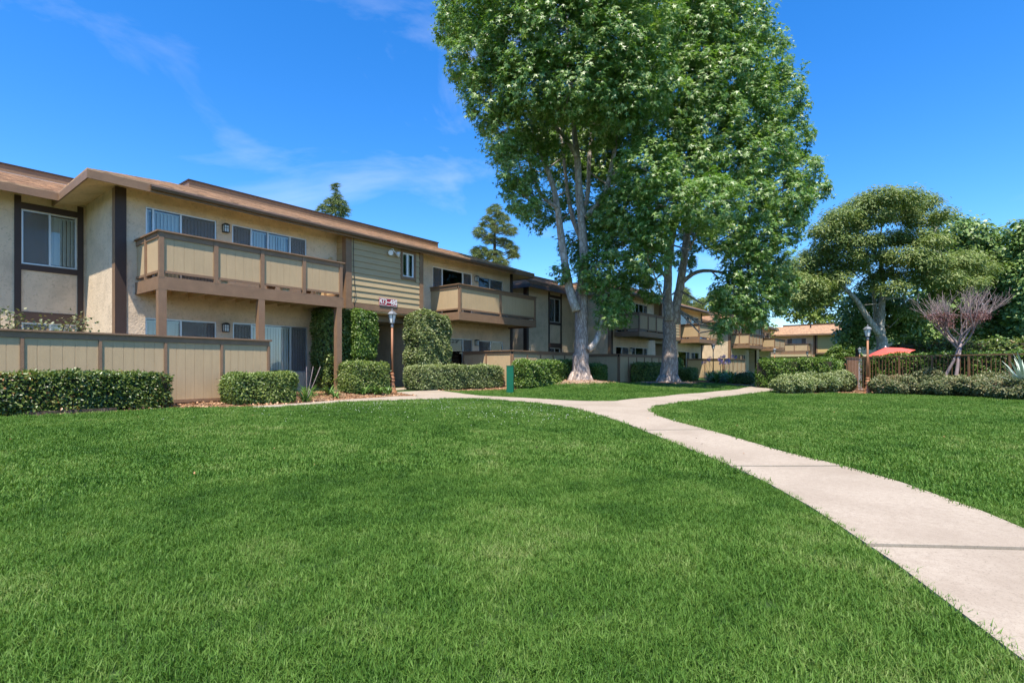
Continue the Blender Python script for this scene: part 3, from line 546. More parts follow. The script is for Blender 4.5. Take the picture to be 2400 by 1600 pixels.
P1=[[26.32,40.53,16.5,0.26,0.37,0],[26.69,41.09,16.72,0.26,0.37,1],[26.4,40.51,15.59,0.37,0.45,0],[26.67,40.93,15.74,0.37,0.45,1],[26.06,40.96,15.22,0.45,0.45,0],[26.2,41.19,15.3,0.45,0.45,1],[26.4,39.88,14.91,0.45,0.37,0],[26.77,40.44,15.11,0.45,0.37,1],[25.57,41.17,14.59,0.52,0.33,0],[25.91,41.71,14.77,0.52,0.33,1],[26.27,40.44,14.32,0.6,0.45,0],[26.57,40.9,14.47,0.6,0.45,1],[26.8,39.96,14.43,0.37,0.37,0],[27.12,40.45,14.59,0.37,0.37,1]]
P2=[[33.29,28.34,13.82,0.57,0.5,0],[34.25,29.17,14.2,0.57,0.5,1],[33.8,27.85,13.31,0.43,0.43,0],[34.53,28.45,13.58,0.43,0.43,1],[32.94,28.98,12.97,0.57,0.43,0],[33.32,29.31,13.11,0.57,0.43,1],[32.87,27.76,12.4,0.57,0.5,0],[33.85,28.59,12.74,0.57,0.5,1],[33.77,27.14,12.13,0.5,0.5,0],[34.7,27.89,12.44,0.5,0.5,1],[32.36,29.17,12.0,0.5,0.43,0],[33.15,29.88,12.27,0.5,0.43,1],[33.09,28.64,11.53,0.64,0.43,0],[33.94,29.37,11.8,0.64,0.43,1],[33.82,27.87,11.2,0.57,0.43,0],[34.2,28.18,11.31,0.57,0.43,1],[32.65,29.44,10.5,0.64,0.5,0],[32.99,29.74,10.6,0.64,0.5,1],[33.16,28.24,10.07,0.71,0.5,0],[34.21,29.13,10.37,0.71,0.5,1],[34.06,27.15,10.61,0.43,0.5,0],[34.56,27.55,10.75,0.43,0.5,1],[34.26,27.08,10.1,0.36,0.36,0],[35.3,27.9,10.38,0.36,0.36,1],[32.51,29.55,10.14,0.43,0.36,0],[33.12,30.1,10.31,0.43,0.36,1],[33.51,27.84,9.55,0.64,0.36,0],[34.39,28.57,9.78,0.64,0.36,1]]
P3=[[66.65,25.09,10.27,0.88,0.88,0],[67.65,25.46,10.42,0.88,0.88,1],[67.13,24.6,9.46,0.77,0.66,0],[67.88,24.88,9.56,0.77,0.66,1],[66.41,25.56,9.08,0.77,0.66,0],[66.8,25.71,9.13,0.77,0.66,1],[67.46,23.18,9.0,0.55,0.55,0],[68.49,23.54,9.13,0.55,0.55,1],[67.31,23.78,8.6,0.77,0.44,0],[68.26,24.12,8.7,0.77,0.44,1],[66.66,24.81,8.34,0.99,0.44,0],[67.49,25.12,8.43,0.99,0.44,1]]

# ------------------------------------------------------------------ plan of the ground
from mathutils.geometry import delaunay_2d_cdt

EDGE_L = [(-2.5, -2.6), (0.2, -1.35), (1.6, -.72), (2.56, -.25), (3.34, .14), (4.3, .69), (4.95, 1.13), (5.5, 1.59), (5.99, 2.09), (6.88, 3.01), (7.69, 3.8), (8.3, 4.5), (8.81, 5.17)]
EDGE_R = [(-2.0, -3.55), (.7, -2.3), (2.1, -1.65), (3.1, -1.18), (3.95, -.73), (4.9, -.25), (5.6, .22), (6.11, .71), (6.54, 1.31), (7.4, 2.25), (8.2, 3.1), (8.9, 3.75), (9.6, 4.2)]
LEFT_IN = [(8.81, 5.17), (9.45, 6.15), (9.95, 7.1), (10.25, 8.1), (10.4, 9.0), (10.42, 9.7), (10.2, 10.25), (9.06, 10.62), (7.43, 10.95), (6.05, 10.95), (5.2, 11.0)]
LEFT_OUT = [(12.02, 6.29), (11.65, 6.8), (11.5, 7.5), (11.55, 8.5), (11.7, 9.7), (11.8, 10.6), (11.6, 11.4), (10.0, 12.35), (8.34, 12.05), (6.6, 11.6), (5.3, 11.35)]
RIGHT_F = [(10.2, 4.5), (10.84, 4.68), (12.61, 4.83), (15.94, 4.93), (19.37, 4.72), (22.32, 4.88), (26, 5.25), (30, 6.2), (36, 8.6)]
RIGHT_B = [(11.7, 6.35), (12.02, 6.29), (13.87, 6.31), (17.91, 6.2), (22.05, 6.02), (25.8, 6.3), (28.24, 6.7), (29.6, 7.3), (35.6, 9.8)]
JUNCTION = [(8.81, 5.17), (9.6, 4.2), (10.2, 4.5), (10.84, 4.68), (12.02, 6.29), (11.65, 6.8), (11.5, 7.5), (9.95, 7.1), (9.45, 6.15)]
ENTRY = [(11.8, 10.6), (11.6, 11.4), (10.6, 12.0), (10.75, 13.0), (10.75, 15.2), (12.9, 15.2), (12.6, 13.2), (12.15, 11.6)]

def resample(A, B, n):
    def arc(P):
        P = np.array(P, float); d = np.r_[0, np.cumsum(np.hypot(*np.diff(P, axis=0).T))]; return P, d
    out = []
    for P in (A, B):
        P, d = arc(P); t = np.linspace(0, d[-1], n)
        out.append(np.c_[np.interp(t, d, P[:, 0]), np.interp(t, d, P[:, 1])])
    return out

def in_poly(poly, x, y):
    x = np.asarray(x); y = np.asarray(y); inside = np.zeros(x.shape, bool)
    n = len(poly); j = n - 1
    for i in range(n):
        xi, yi = poly[i]; xj, yj = poly[j]
        with np.errstate(divide='ignore', invalid='ignore'):
            c = ((yi > y) != (yj > y)) & (x < (xj - xi) * (y - yi) / (yj - yi + 1e-12) + xi)
        inside ^= c; j = i
    return inside

BED_LEFT = [(-4, 12.3), (1.5, 12.28), (4.0, 12.2), (4.6, 11.75), (5.3, 11.36), (6.6, 11.6), (8.34, 12.05), (10.0, 12.35), (10.6, 12.0), (10.75, 13.0), (10.75, 15.6), (-4, 15.6)]
BED_MID = [(12.62, 13.2), (14.0, 12.75), (15.6, 12.35), (18.4, 12.1), (20.5, 12.4), (20.5, 13.4), (16.4, 15.6), (12.9, 15.6)]
BED_RIGHT = [(19.3, 4.2), (20.9, 3.2), (22.1, 2.7), (22.6, 1.6), (22.65, .4), (22.2, -.7), (21.3, -1.6), (20.3, -2.2), (17.5, -4.5), (16, -8), (24, -10), (30, -4), (31, 4), (30, 6.0), (26, 5.05), (22.3, 4.66)]
BED_BACK = [(25.9, 6.5), (28.1, 6.9), (29.5, 7.5), (35.5, 10.0), (42, 12.0), (32, 12.0), (27, 8.0), (25.2, 7.0)]
def ring(c, r, k, seed):
    rr = random.Random(seed); return [(c[0] + r * (1 + rr.uniform(-.18, .18)) * math.cos(2 * math.pi * i / k), c[1] + r * (1 + rr.uniform(-.18, .18)) * math.sin(2 * math.pi * i / k)) for i in range(k)]
SOIL_A = ring((19.0, 11.45), 1.55, 18, 1)
SOIL_B = ring((24.1, 9.8), 1.5, 18, 2)

def sheet(name, poly, mat, lift, step=0.35, label=None):
    P = [Vector(p) for p in poly]
    n = len(P)
    # densify the border
    B = []
    for i in range(n):
        a, b = P[i], P[(i + 1) % n]; k = max(1, int((b - a).length / step))
        B += [a.lerp(b, t / k) for t in range(k)]
    nb = len(B)
    xs = np.arange(min(p.x for p in P), max(p.x for p in P), step); ys = np.arange(min(p.y for p in P), max(p.y for p in P), step)
    gx, gy = [a.ravel() for a in np.meshgrid(xs, ys)]
    gx = gx + .1 * step * np.sin(gy * 7); k = in_poly(poly, gx, gy)
    pts = B + [Vector((a, b)) for a, b in zip(gx[k], gy[k])]
    r = delaunay_2d_cdt(pts, [(i, (i + 1) % nb) for i in range(nb)], [], 1, 1e-4)
    V = np.array([(v.x, v.y) for v in r[0]])
    V3 = np.c_[V, gz(V[:, 0], V[:, 1]) + lift]
    me = bpy.data.meshes.new(name); me.from_pydata([tuple(v) for v in V3], [], [tuple(f) for f in r[2]])
    me.materials.append(mat); me.update()
    me.polygons.foreach_set("use_smooth", [True] * len(me.polygons))
    return tag(link_mesh(name, me), kind="structure")

# the one big ground sheet, out to the horizon
def axis(lo, hi, step, far):
    a = list(np.arange(lo, hi + 1e-6, step)); s = step
    x = hi
    while x < far: s *= 1.5; x += s; a.append(x)
    s = step; x = lo
    while x > -far: s *= 1.5; x -= s; a.insert(0, x)
    return np.array(a)
ax, ay = axis(-6, 46, .3, 900), axis(-12, 30, .3, 900)
GX, GY = np.meshgrid(ax, ay)
VV = np.c_[GX.ravel(), GY.ravel(), gz(GX.ravel(), GY.ravel())]
nx, ny = len(ax), len(ay)
idx = np.arange(nx * ny).reshape(ny, nx)
FF = np.stack([idx[:-1, :-1], idx[:-1, 1:], idx[1:, 1:], idx[1:, :-1]], -1).reshape(-1, 4)
tag(link_mesh("ground", np_mesh("ground", VV, FF, M['turf'], True)), kind="structure")

sheet("planting_bed", BED_LEFT, M['mulch'], .012)
sheet("planting_bed", BED_MID, M['mulch'], .012)
sheet("planting_bed", BED_RIGHT, M['mulch'], .012)
sheet("planting_bed", BED_BACK, M['mulch'], .012)
sheet("bare_soil", SOIL_A, M['soil'], .016, .2)
sheet("bare_soil", SOIL_B, M['soil'], .016, .2)

# concrete path: slabs between real joints
path = tag(bpy.data.objects.new("path", None), kind="structure"); COL.objects.link(path)

def slab_strip(A, B, parent, width_gap=.014):
    A = np.array(A); B = np.array(B); n = len(A)
    def shrink(i, j):
        d = A[j] - A[i]; d = d / np.linalg.norm(d) * width_gap / 2
        e = B[j] - B[i]; e = e / np.linalg.norm(e) * width_gap / 2
        return A[i] + d, B[i] + e
    a = A.copy(); b = B.copy()
    a[0], b[0] = shrink(0, 1); a[-1], b[-1] = shrink(n - 1, n - 2)
    mb = MB(); k = 4
    rows = []
    for i in range(n):
        rows.append([a[i] + (b[i] - a[i]) * t / k for t in range(k + 1)])
    def z(p, dz): return (p[0], p[1], g(p[0], p[1]) + dz)
    V = [z(p, .022) for r in rows for p in r]; low = [z(p, -.09) for r in rows for p in r]
    m = k + 1; nv = len(V)
    mb.v = V + low
    for i in range(n - 1):
        for t in range(k):
            q = i * m + t; mb.f.append((q, q + 1, q + m + 1, q + m))
        mb.f.append((i * m, (i + 1) * m, nv + (i + 1) * m, nv + i * m))
        mb.f.append((i * m + k, nv + i * m + k, nv + (i + 1) * m + k, (i + 1) * m + k))
    for t in range(k):
        mb.f.append((t, nv + t, nv + t + 1, t + 1))
        q = (n - 1) * m + t; mb.f.append((q, q + 1, nv + q + 1, nv + q))
    return mb.build("slab", M['concrete'], parent)

def strip_slabs(A, B, parent, length, phase=0.0, at=None, gap=.014):
    L = sum(math.dist(A[i], A[i + 1]) for i in range(len(A) - 1))
    n = int(L / .12) + 1
    a, b = resample(A, B, n)
    d = np.r_[0, np.cumsum(np.hypot(*np.diff((a + b) / 2, axis=0).T))]
    cuts = [0] + [int(np.argmin(abs(d - c))) for c in np.arange(phase if phase else length, d[-1] - .5, length)] + [n - 1]
    if at: cuts = [0] + [int(np.argmin(np.hypot(a[:, 0] - p, a[:, 1] - q))) for p, q in at] + [n - 1]
    for i in range(len(cuts) - 1):
        if at and i:
            p, q = a[cuts[i]], b[cuts[i]]
            MB().bar((p[0], p[1], g(*p) - .045), (q[0], q[1], g(*q) - .045), .05, .06).build("joint_strip", M['dark_brown'], parent)
        if cuts[i + 1] - cuts[i] >= 2:
            slab_strip(a[cuts[i]:cuts[i + 1] + 1], b[cuts[i]:cuts[i + 1] + 1], parent, gap)

def poly_slab(poly, parent):
    mb = MB(); n = len(poly)
    top = [(x, y, g(x, y) + .0215) for x, y in poly]; bot = [(x, y, g(x, y) - .09) for x, y in poly]
    mb.v = top + bot
    mb.f.append(tuple(range(n)))
    for i in range(n):
        j = (i + 1) % n; mb.f.append((i, n + i, n + j, j))
    return mb.build("slab", M['concrete'], parent)

strip_slabs(EDGE_L, EDGE_R, path, 2.27, at=[(1.7, -.67), (3.62, .31), (5.5, 1.59), (7.15, 3.25)], gap=.055)
poly_slab([(x, y) for x, y in JUNCTION], path)
strip_slabs(LEFT_IN[2:], LEFT_OUT[2:], path, 2.3)
strip_slabs(RIGHT_F[1:], RIGHT_B[1:], path, 2.3)
poly_slab(ENTRY, path)
PATH_POLYS = [EDGE_L + EDGE_R[::-1], JUNCTION, LEFT_IN[2:] + LEFT_OUT[2:][::-1], RIGHT_F[1:] + RIGHT_B[1:][::-1], ENTRY]
BED_POLYS = [BED_LEFT, BED_MID, BED_RIGHT, BED_BACK]

# ------------------------------------------------------------------ building kit (local frame: front faces -Y)
def wall_y(mb, x0, x1, z0, z1, y, th, holes=()):
    """wall in the XZ plane, front at y, thickness th behind it, with rectangular holes"""
    zs = sorted({z0, z1, *[h[2] for h in holes], *[h[3] for h in holes]})
    for a, b in zip(zs[:-1], zs[1:]):
        zc = (a + b) / 2
        hs_ = sorted((h[0], h[1]) for h in holes if h[2] < zc < h[3])
        x = x0
        for h0, h1 in hs_:
            if h0 > x: mb.box(x, h0, y, y + th, a, b)
            x = max(x, h1)
        if x < x1: mb.box(x, x1, y, y + th, a, b)

def blind_mesh(x0, x1, z0, z1, y, seed=0, open_frac=0.0):
    rr = random.Random(seed); mb = MB(); w = .085; x = x0
    tilt = rr.uniform(.45, .62)
    while x < x1:
        t = tilt + rr.uniform(-.12, .12)
        if rr.random() < open_frac: t = 1.35
        dx, dy = .056 * math.cos(t), .056 * math.sin(t)
        c = x + w / 2; xa, xb = max(c - dx, x0), min(c + dx, x1)
        zb = z0 + rr.uniform(0, .01)
        mb.face([(xa, y - dy, zb), (xb, y + dy, zb), (xb, y + dy, z1), (xa, y - dy, z1)])
        x += w
    mb.box(x0, x1, y - .03, y + .03, z1, z1 + .03)
    return mb

def window(parent, x0, x1, z0, z1, y, mull, kinds, seed=0, frame='alu', fw=.035):
    """frame with mullions (part); pane, screen and blind are its children. kinds: b blind, s screen over blind, o open dark"""
    mb = MB()
    mb.box(x0, x1, y + .02, y + .09, z1 - fw, z1); mb.box(x0, x1, y + .02, y + .09, z0, z0 + fw)
    mb.box(x0, x0 + fw, y + .021, y + .089, z0 + fw, z1 - fw); mb.box(x1 - fw, x1, y + .021, y + .089, z0 + fw, z1 - fw)
    for m_ in mull: mb.box(m_ - fw * .6, m_ + fw * .6, y + .015, y + .088, z0 + fw, z1 - fw)
    w = mb.build("window", M[frame], parent)
    xs = [x0 + fw] + list(mull) + [x1 - fw]
    for i, k in enumerate(kinds):
        a, b = xs[i] + (fw * .6 if i else 0), xs[i + 1] - (fw * .6 if i < len(kinds) - 1 else 0)
        MB().box(a, b, y + .05, y + .056, z0 + fw, z1 - fw).build("pane", M['glass'], w)
        if k == 's':
            s = MB().box(a + .01, b - .01, y + .034, y + .036, z0 + fw + .01, z1 - fw - .01)
            s.build("insect_screen", M['screen'], w)
        if k in 'bs':
            blind_mesh(a, b, z0 + .06, z1 - .09, y + .115, seed * 7 + i).build("blind", M['blind'], w)
        if k == 'o':
            blind_mesh(a, a + (b - a) * .55, z0 + .06, z1 - .09, y + .115, seed * 7 + i, .5).build("blind", M['blind'], w)
    return w

def hip_roof(parent, x0, x1, y0, y1, z0, inset, h, mat, courses=18, hips=(1, 1, 1, 1), fascia_mat='brown', wall_inset=.75, soffit_up=.19, fascia_h=.19, eave_x1=None):
    """hips: (left, right, front, back) slopes; a 0 leaves that end vertical"""
    mb = MB(); l, r_, f_, b_ = hips
    def rect(a):
        return (x0 + a * l, x1 - a * r_, y0 + a * f_, y1 - a * b_)
    for i in range(courses):
        a0, a1 = inset * i / courses, inset * (i + 1) / courses
        za, zb = z0 + h * i / courses, z0 + h * (i + 1) / courses
        A, B = rect(a0), rect(a1); ta, tb = .034, .003
        pa = [(A[0], A[2]), (A[1], A[2]), (A[1], A[3]), (A[0], A[3])]; pb = [(B[0], B[2]), (B[1], B[2]), (B[1], B[3]), (B[0], B[3])]
        for s, on in ((0, f_), (1, r_), (2, b_), (3, l)):
            if not on: continue
            p, q, p2, q2 = pa[s], pa[(s + 1) % 4], pb[s], pb[(s + 1) % 4]
            mb.face([(p[0], p[1], za + ta), (q[0], q[1], za + ta), (q2[0], q2[1], zb + tb), (p2[0], p2[1], zb + tb)])
            mb.face([(p[0], p[1], za - .004), (q[0], q[1], za - .004), (q[0], q[1], za + ta), (p[0], p[1], za + ta)])
    T = rect(inset); zt = z0 + h
    mb.face([(T[0], T[2], zt), (T[1], T[2], zt), (T[1], T[3], zt), (T[0], T[3], zt)])
    if not l: mb.face([(x0, y0, z0), (T[0], T[2], zt), (T[0], T[3], zt), (x0, y1, z0)])
    if not r_: mb.face([(x1, y0, z0), (x1, y1, z0), (T[1], T[3], zt), (T[1], T[2], zt)])
    roof = mb.build("roof", mat, parent)
    zb = z0 - fascia_h
    t = .035
    x1 = eave_x1 or x1
    MB().box(x0, x1, y0, y0 + t, zb, z0 - .006).build("fascia", M[fascia_mat], roof)
    if l: MB().box(x0, x0 + t, y0 + t + .002, y1, zb + .002, z0 - .006).build("fascia", M[fascia_mat], roof)
    if r_: MB().box(x1 - t, x1, y0 + t + .002, y1, zb + .002, z0 - .006).build("fascia", M[fascia_mat], roof)
    s = MB(); e = .02; w = wall_inset
    X0, X1, Y0 = x0 + e, x1 - e, y0 + e
    W0, W1, WY = (x0 + w if l else x0), (x1 - w if r_ else x1), y0 + w
    zi, zo = zb + soffit_up, zb + .02
    s.face([(X0, Y0, zo), (W0, WY, zi), (W1, WY, zi), (X1, Y0, zo)])
    if l: s.face([(X0, Y0, zo), (X0, y1, zo), (W0, y1, zi), (W0, WY, zi)])
    if r_: s.face([(X1, Y0, zo), (W1, WY, zi), (W1, y1, zi), (X1, y1, zo)])
    s.build("soffit", M['stucco_gold'], roof)
    return roof

def grooved_panel(u0, u1, z0, z1, v, axis_, thick=.016, board=.2, out=-1):
    """plywood panel with real grooves; axis_ 'x' runs along X at y=v, 'y' runs along Y at x=v; outer face towards out"""
    mb = MB(); n = max(1, round((u1 - u0) / board)); w = (u1 - u0) / n; gap = .007
    def bx(a, b, d0, d1, q0, q1):
        if axis_ == 'x': mb.box(a, b, v + d0, v + d1, q0, q1)
        else: mb.box(v + d0, v + d1, a, b, q0, q1)
    bx(u0, u1, -out * .004, -out * thick, z0, z1)
    for i in range(n):
        bx(u0 + i * w + (gap if i else 0), u0 + (i + 1) * w - (gap if i < n - 1 else 0), 0, -out * .0035, z0, z1)
    return mb

RAIL_Z, BEAM_T, BEAM_B = 4.06, 2.985, 2.68
def balcony(parent, x0, x1, yf, yw, posts, supports=(), left=True, right=True, cream=True, side_post=True, clutter=0):
    mb = MB()
    mb.box(x0, x1, yf, yf + .06, BEAM_B, BEAM_T)
    mb.box(x0, x0 + .06, yf + .061, yw, BEAM_B + .003, BEAM_T - .002)
    mb.box(x1 - .06, x1, yf + .061, yw, BEAM_B + .003, BEAM_T - .002)
    bal = mb.build("balcony", M['brown'], parent)
    MB().box(x0 + .061, x1 - .061, yf + .061, yw, BEAM_T - .05, BEAM_T - .004).build("deck", M['joist'], bal)
    n = max(2, round((x1 - x0) / .42))
    for i in range(1, n):
        x = x0 + (x1 - x0) * i / n
        MB().box(x - .02, x + .02, yf + .062, yw, BEAM_B + .05, BEAM_T - .052).build("joist", M['joist'], bal)
    ztop = RAIL_Z
    MB().box(x0 - .03, x1 + .03, yf - .035, yf + .115, ztop - .035, ztop).build("cap_rail", M['brown'], bal)
    MB().box(x0 + .0, x1 - .0, yf + .012, yf + .05, ztop - .165, ztop - .036).build("top_rail", M['brown'], bal)
    for s, on, xx in ((-1, left, x0), (1, right, x1)):
        if not on: continue
        a, b = (xx - .03, xx + .115) if s < 0 else (xx - .115, xx + .03)
        MB().box(a, b, yf + .117, yw, ztop - .036, ztop - .001).build("cap_rail", M['brown'], bal)
        a, b = (xx + .012, xx + .05) if s < 0 else (xx - .05, xx - .012)
        MB().box(a, b, yf + .117, yw, ztop - .165, ztop - .037).build("top_rail", M['brown'], bal)
    zb0, zb1 = BEAM_T + .085, BEAM_T + .145
    # posts stand proud of the panels
    for p in posts:
        MB().box(p - .05, p + .05, yf - .004, yf + .09, BEAM_T - .02, ztop - .036).build("post", M['brown'], bal)
    for a, b in zip(posts[:-1], posts[1:]):
        MB().box(a + .051, b - .051, yf + .014, yf + .06, zb0, zb1).build("bottom_rail", M['brown'], bal)
        grooved_panel(a + .051, b - .051, zb1 - .004, ztop - .16, yf + .038, 'x').build("panel", M['panel'], bal)
    for s, on, xx in ((-1, left, x0), (1, right, x1)):
        if not on: continue
        ym = (yf + yw) / 2 + .1 if side_post else yw
        segs = [(yf + .095, ym - .045), (ym + .045, yw)] if side_post else [(yf + .095, yw)]
        o = 1 if s > 0 else -1
        if side_post:
            a, b = (xx - .003, xx + .09) if s < 0 else (xx - .09, xx + .003)
            MB().box(a, b, ym - .044, ym + .044, BEAM_T - .02, ztop - .038).build("post", M['brown'], bal)
        for q0, q1 in segs:
            a, b = (xx + .014, xx + .06) if s < 0 else (xx - .06, xx - .014)
            MB().box(a, b, q0, q1, zb0, zb1).build("bottom_rail", M['brown'], bal)
            grooved_panel(q0, q1, zb1 - .004, ztop - .16, xx + (.036 if s < 0 else -.036), 'y', out=o, board=.6).build("panel", M['panel'], bal)
    for p in supports:
        MB().box(p - .085, p + .085, yf + .002, yf + .165, .19, BEAM_B + .002).build("support_post", M['brown'], bal)
        MB().box(p - .16, p + .16, yf - .06, yf + .23, -.1, .19).build("footing", M['concrete'], bal)
    return bal

def wing(ox, oy, label, bay=(2.6, 4.0), supports=True, dark=False, right_end=20.45, sign=False):
    root = empty("apartment_building", (ox, oy, 0), label, "building", "two storey apartment blocks in a row")
    shade = 'shingle_shaded' if dark else 'shingle'  # shaded wing gets the darkened shingle on its bump-out roof
    W, S, R = 15.67, 15.14, 18.3
    # --- walls
    holes = [(4.69, 6.39, 3.0, 4.96), (6.81, 9.11, 3.55, 4.96), (4.68, 6.39, .22, 2.13), (6.83, 9.14, .71, 2.15),
             (14.56, 16.88, 3.05, 4.93), (17.29, 18.98, 3.5, 4.88), (14.56, 16.9, .3, 2.09), (17.31, 19.01, .8, 2.07)]
    mb = MB(); wall_y(mb, 4.06, 10.4, -.3, 5.33, W, .2, holes[:4]); mb.build("wall", M['stucco'], root)
    mb = MB(); wall_y(mb, 13.4, 19.66, -.3, 5.33, W, .2, holes[4:]); mb.build("wall", M['stucco'], root)
    MB().box(4.06, 4.26, W + .201, R + .2, -.3, 5.42).build("wall", M['stucco'], root)
    MB().box(19.46, 19.66, W + .201, 27, -.3, 5.40).build("wall", M['stucco'], root)
    MB().box(4.0, 19.66, 26.8, 27, -.3, 5.38).build("wall", M['stucco'], root)
    # bump-out with the framed window bay
    b0, b1 = bay
    bh = [(b0 + .14, b1 - .14, 3.53, 4.93), (b0 + .14, b1 - .14, .55, 2.02)]
    mb = MB(); wall_y(mb, -.7, 4.058, -.3, 5.33, R, .2, bh); mb.build("wall", M['stucco'], root)
    MB().box(-.7, -.5, R + .201, 27, -.3, 5.40).build("wall", M['stucco'], root)
    MB().box(-4.15, -.702, 20.4, 20.6, -.3, 5.6).build("wall", M['stucco'], root)
    # dark half-timber trim round the bay
    db = 'dark_brown'
    for x in (b0, b1 - .13): MB().box(x, x + .13, R - .028, R - .001, -.1, 5.26).build("trim_board", M[db], root)
    for z0, z1 in ((4.94, 5.1), (3.37, 3.52), (2.03, 2.3), (.35, .54)):
        MB().box(b0 + .131, b1 - .131, R - .025, R - .001, z0, z1).build("trim_board", M[db], root)
    window(root, b0 + .14, b1 - .14, 3.53, 4.93, R, [(b0 + b1) / 2], 'sb', 3)
    window(root, b0 + .14, b1 - .14, .55, 2.02, R, [(b0 + b1) / 2], 'sb', 4)
    # corner boards
    MB().box(4.035, 4.27, W - .03, W - .001, -.1, 5.3).build("corner_board", M[db], root)
    MB().box(4.033, 4.059, W - .028, W + .2, -.1, 5.28).build("corner_board", M['brown'], root)
    MB().box(19.5, 19.685, W - .03, W - .001, -.1, 5.3).build("corner_board", M[db], root)
    MB().box(-.72, -.52, R - .03, R - .001, -.1, 5.3).build("corner_board", M[db], root)
    MB().box(-.725, -.701, R - .0, R + .2, -.1, 5.28).build("corner_board", M[db], root)
    # --- windows of the front
    window(root, *holes[0], W, [4.86, 5.50], 'bbs', 5)
    window(root, *holes[1], W, [7.36, 7.86, 8.56], 'sbbs', 6)
    window(root, *holes[2], W, [5.50], 'bs', 7)
    window(root, *holes[3], W, [7.37, 8.58], 'sbs', 8)
    window(root, *holes[4], W, [15.1, 16.32], 'sbs', 9, 'white')
    window(root, *holes[5], W, [18.07], 'os', 10)
    window(root, *holes[6], W, [16.32], 'bs', 11)
    window(root, *holes[7], W, [18.1], 'sb', 12)
    # --- stair block in lap siding over the open passage
    x0, x1 = 10.2, 13.55
    zb = 2.84
    swin = (12.57, 13.12, 4.2, 5.07)
    mb = MB(); wall_y(mb, x0 + .02, x1 - .02, zb, 5.24, S + .03, .12, [swin])
    mb.box(x0 + .02, x0 + .14, S + .151, W + .0, zb, 5.28); mb.box(x1 - .14, x1 - .02, S + .151, W + .0, zb, 5.28)
    sid = mb.build("siding", M['siding'], root)
    z = zb + .2; k = 0
    while z < 5.12:
        zt = min(z + .197, 5.17)
        for (a, b) in ([(x0 + .2, x1 - .17)] if not (zt > 4.08 and z < 5.12) else [(x0 + .2, 12.485), (13.205, x1 - .17)]):
            m_ = MB().hexa([(a, S - .016, z), (b, S - .016, z), (b, S + .029, z), (a, S + .029, z), (a, S + .012, zt), (b, S + .012, zt), (b, S + .029, zt), (a, S + .029, zt)])
            m_.build("board", M['siding'], sid)
        a = x0
        m_ = MB().hexa([(a - .014, S + .2, z), (a + .019, S + .2, z), (a + .019, W - .002, z), (a - .014, W - .002, z), (a + .008, S + .2, zt), (a + .019, S + .2, zt), (a + .019, W - .002, zt), (a + .008, W - .002, zt)])
        m_.build("board", M['siding'], sid)
        z += .2; k += 1
    MB().box(x0 - .02, x0 + .198, S - .03, S + .028, zb - .02, 5.2).build("corner_board", M['brown'], sid)
    MB().box(x0 - .022, x0 + .018, S + .029, S + .19, zb - .02, 5.2).build("corner_board", M['brown'], sid)
    MB().box(x1 - .168, x1 + .01, S - .03, S + .028, zb - .02, 5.2).build("corner_board", M['brown'], sid)
    MB().box(x0 + .2, x1 - .17, S - .028, S + .028, zb - .02, zb + .18).build("skirt_board", M['brown'], sid)
    for a, b, c_, d in ((12.49, 13.2, 5.072, 5.16), (12.49, 13.2, 4.09, 4.198), (12.49, 12.568, 4.199, 5.071), (13.122, 13.2, 4.199, 5.071)):
        MB().box(a, b, S - .03, S + .028, c_, d).build("casing", M['brown'], sid)
    window(root, *swin, S + .0, [12.84], 'ob', 13, 'white', .045)
    # passage under it
    mb = MB(); mb.box(x0, x1, S + .031, 26.8, zb - .06, zb - .001); mb.build("passage_ceiling", M['stucco_gold'], root)
    mb = MB(); mb.box(10.2, 10.4, W + .201, 26.8, -.3, zb - .061); mb.box(13.4, 13.6, W + .201, 26.8, -.3, zb - .061)
    mb.box(10.402, 13.398, 22.0, 22.2, -.3, zb - .061); mb.build("passage_wall", M['stucco'], root)
    MB().box(13.372, 13.398, W - .02, W + .16, .0, zb - .07).build("corner_board", M[db], root)
    # floors inside, so rooms stay dark
    MB().box(4.27, 19.45, W + .21, 26.7, 2.55, 2.75).build("floor_slab", M['room'], root)
    MB().box(4.27, 10.19, 19.6, 19.7, .0, 5.3).build("inner_wall", M['room'], root)
    MB().box(13.61, 19.45, 19.6, 19.7, .0, 5.3).build("inner_wall", M['room'], root)
    MB().box(-.49, 4.05, 21.6, 21.7, .0, 5.3).build("inner_wall", M['room'], root)
    # --- roofs
    zr = 5.33
    rf = hip_roof(root, 3.33, right_end, 14.92, 27.7, zr, 2.58, .93, M['shingle'], fascia_mat='brown')
    hip_roof(root, -1.4, 5.6, 17.55, 27.68, zr - .002, 2.58, .925, M[shade], hips=(1, 0, 1, 1), fascia_mat=db if dark else 'brown', eave_x1=3.328)  # tree shade painted into roof and fascia colour when dark
    # parapet of the flat part
    for a, b, y in ((6.36, 16.6, 17.52), (1.15, 5.2, 20.16)):
        p = MB(); p.box(a, b, y, y + .1, zr + .94 - .03, zr + 1.16)
        p.box(a, a + .1, y + .101, y + 5, zr + .94 - .03, zr + 1.158); p.box(b - .1, b, y + .101, y + 5, zr + .94 - .03, zr + 1.158)
        pr = p.build("parapet", M['brown'], root)
        MB().box(a - .03, b + .03, y - .03, y + .13, zr + 1.161, zr + 1.2).build("parapet_cap", M['dark_brown'], pr)
        MB().box(a - .03, a + .13, y + .131, y + 5, zr + 1.161, zr + 1.199).build("parapet_cap", M['dark_brown'], pr)
        MB().box(a, b, y - .05, y - .002, zr + .90, zr + .945).build("flashing", M['alu'], pr)
    # gutter: an open half-round box along the front eave
    gt = MB(); ga, gb = 4.55, right_end - 1.6; gy, gz0 = 14.92, zr - .135
